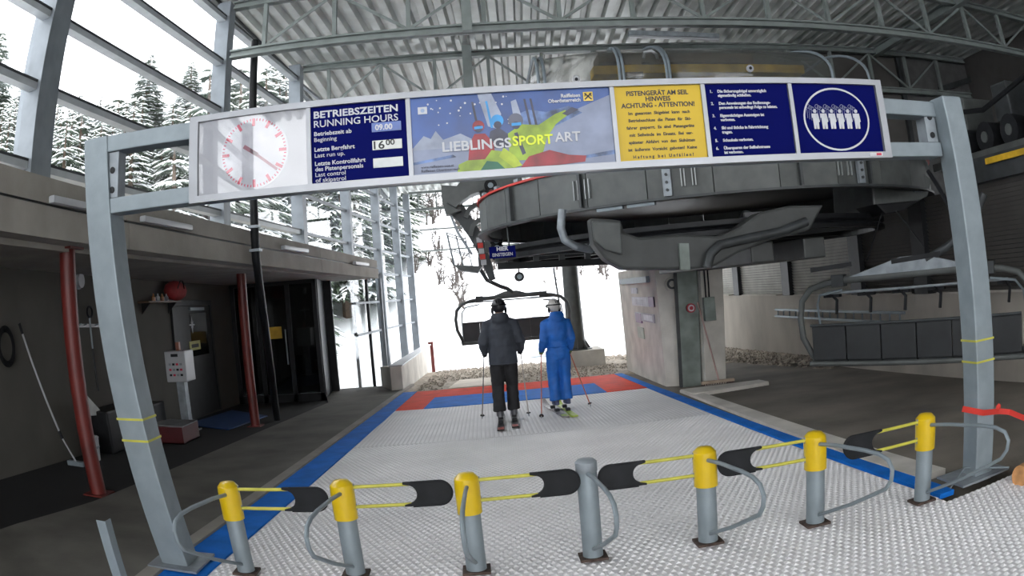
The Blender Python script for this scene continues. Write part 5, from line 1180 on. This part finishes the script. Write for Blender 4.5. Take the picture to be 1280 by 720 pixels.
big=[(190,62,50,1,'tall spruce with snowy boughs seen through the upper glass between the two nearest columns'),(240,80,58,0,'pointed snowy spruce just left of the column behind the clock'),(50,60,52,2,'pale snowy spruce seen at the far left edge beside the broad column'),(5,35,46,0,'dark spruce top cut by the left edge of the photograph'),(150,115,38,2,'lower snowy spruce below and left of the tallest one')]
for px,py,dist,k,l in big:
    x,y=dirpt(px,py,dist); d=ray(px,py);top=H+d.z/math.hypot(d.x,d.y)*dist;hh=(14,16,12,9)[k];s=max(.5,(top-terr(x,y))/hh);tree(k,x,y,s,l,'big spruces beyond the glass',rt.random()*6,2.0)
G1='spruces of the snowy forest left of the hall'
for i in range(190):
    px=rt.uniform(-60,518);u_=rt.random();dist=22+30*u_+(14 if px>330 else 0)
    x,y=dirpt(px,300,dist)
    if x>-8.5-max(0,(24-y))*.1 and not (y>27 and x<-4.6 and px>300): continue
    d=ray(px,300)
    # keep the tops below the tree line seen in the photograph
    ytop=118 if px<260 else (70 if px<400 else 120); ytop+=rt.uniform(-5,45)
    dd=ray(px,ytop);top=H+dd.z/math.hypot(dd.x,dd.y)*dist; k=rt.choice((0,1,2,3));hh=(14,16,12,9)[k];need=top-terr(x,y)
    if need<3: continue
    tree(k,x,y,min(1.3,need/hh),'snow laden spruce of the forest beyond the left glass wall',G1,rt.random()*6)
G2='leafless saplings on the snow slope'
def sapling_mesh(seed,h_):
    r=random.Random(seed);mb=MB()
    for k in range(5):
        p=V((r.uniform(-.3,.3),r.uniform(-.3,.3),-.2));P=[p]
        for j in range(4): p=p+V((r.uniform(-.2,.2),r.uniform(-.2,.2),h_/4*r.uniform(.7,1.1)));P.append(p)
        mb.tube(P,[.07,.055,.045,.03,.015],5)
        for q in P[1:4]:
            for m_ in range(3): mb.tube([q,q+V((r.uniform(-.6,.6),r.uniform(-.6,.6),r.uniform(.1,.6)))],[.03,.010],4)
    me=bpy.data.meshes.new('twigs');mb.b.to_mesh(me);me.materials.append(mat('frosted twig',(.07,.06,.055),.9) if seed==0 else bpy.data.materials['frosted twig']);return me
SM=[sapling_mesh(i,1.8+.5*i) for i in range(3)]
for i in range(90):
    px=rt.uniform(516,770);py=rt.uniform(235,430);y=rt.uniform(33,55)
    d=ray(px,py);
    for _ in range(60):
        p=EYE+d*(y/d.y)
        if p.z<=terr(p.x,p.y): break
        y+=.6
    if p.x<-8 or y>75 or p.z>terr(p.x,p.y)+.3: continue
    o=bpy.data.objects.new('sapling',SM[i%3]);COL.objects.link(o);o.location=(p.x,p.y,terr(p.x,p.y));o.rotation_euler=(0,0,rt.random()*6);o.scale=[rt.uniform(.35,1.0)]*3;tag(o,'small frosted leafless sapling on the snow slope behind the lift chair','sapling',G2)
for i,(px,py,y,w) in enumerate(((672,400,30,.55),(692,400,32,.42))):
    p=aY(px,py,y);q=aY(px-6,338,y);t=thing('pylon',('thicker left' if i==0 else 'thinner right')+' of two pale lift pylons on the snow beyond the skier in blue','pylon',(p.x,y,terr(p.x,y)),'pale pylons')
    MB().tube([(p.x+.02,y,terr(p.x,y)-.3),(q.x,y,q.z+3)],[w/2,w/2.4],18).build('shaft',mat('pale pylon paint',(.60,.63,.68),.5) if i==0 else bpy.data.materials['pale pylon paint'],t,smooth=True)
    MB().lathe((p.x+.02,y,terr(p.x,y)),[(.1,0),(w*.8,0),(w*.8,.12),(.1,.12)],18).build('base_flange',galv,t)
one(MB().tube([aY(692,335,22),aY(700,385,22),aY(702,410,22)],.03,6),'loading_cable',steeldk,'thin dark cable hanging beside the round steel column','cable')
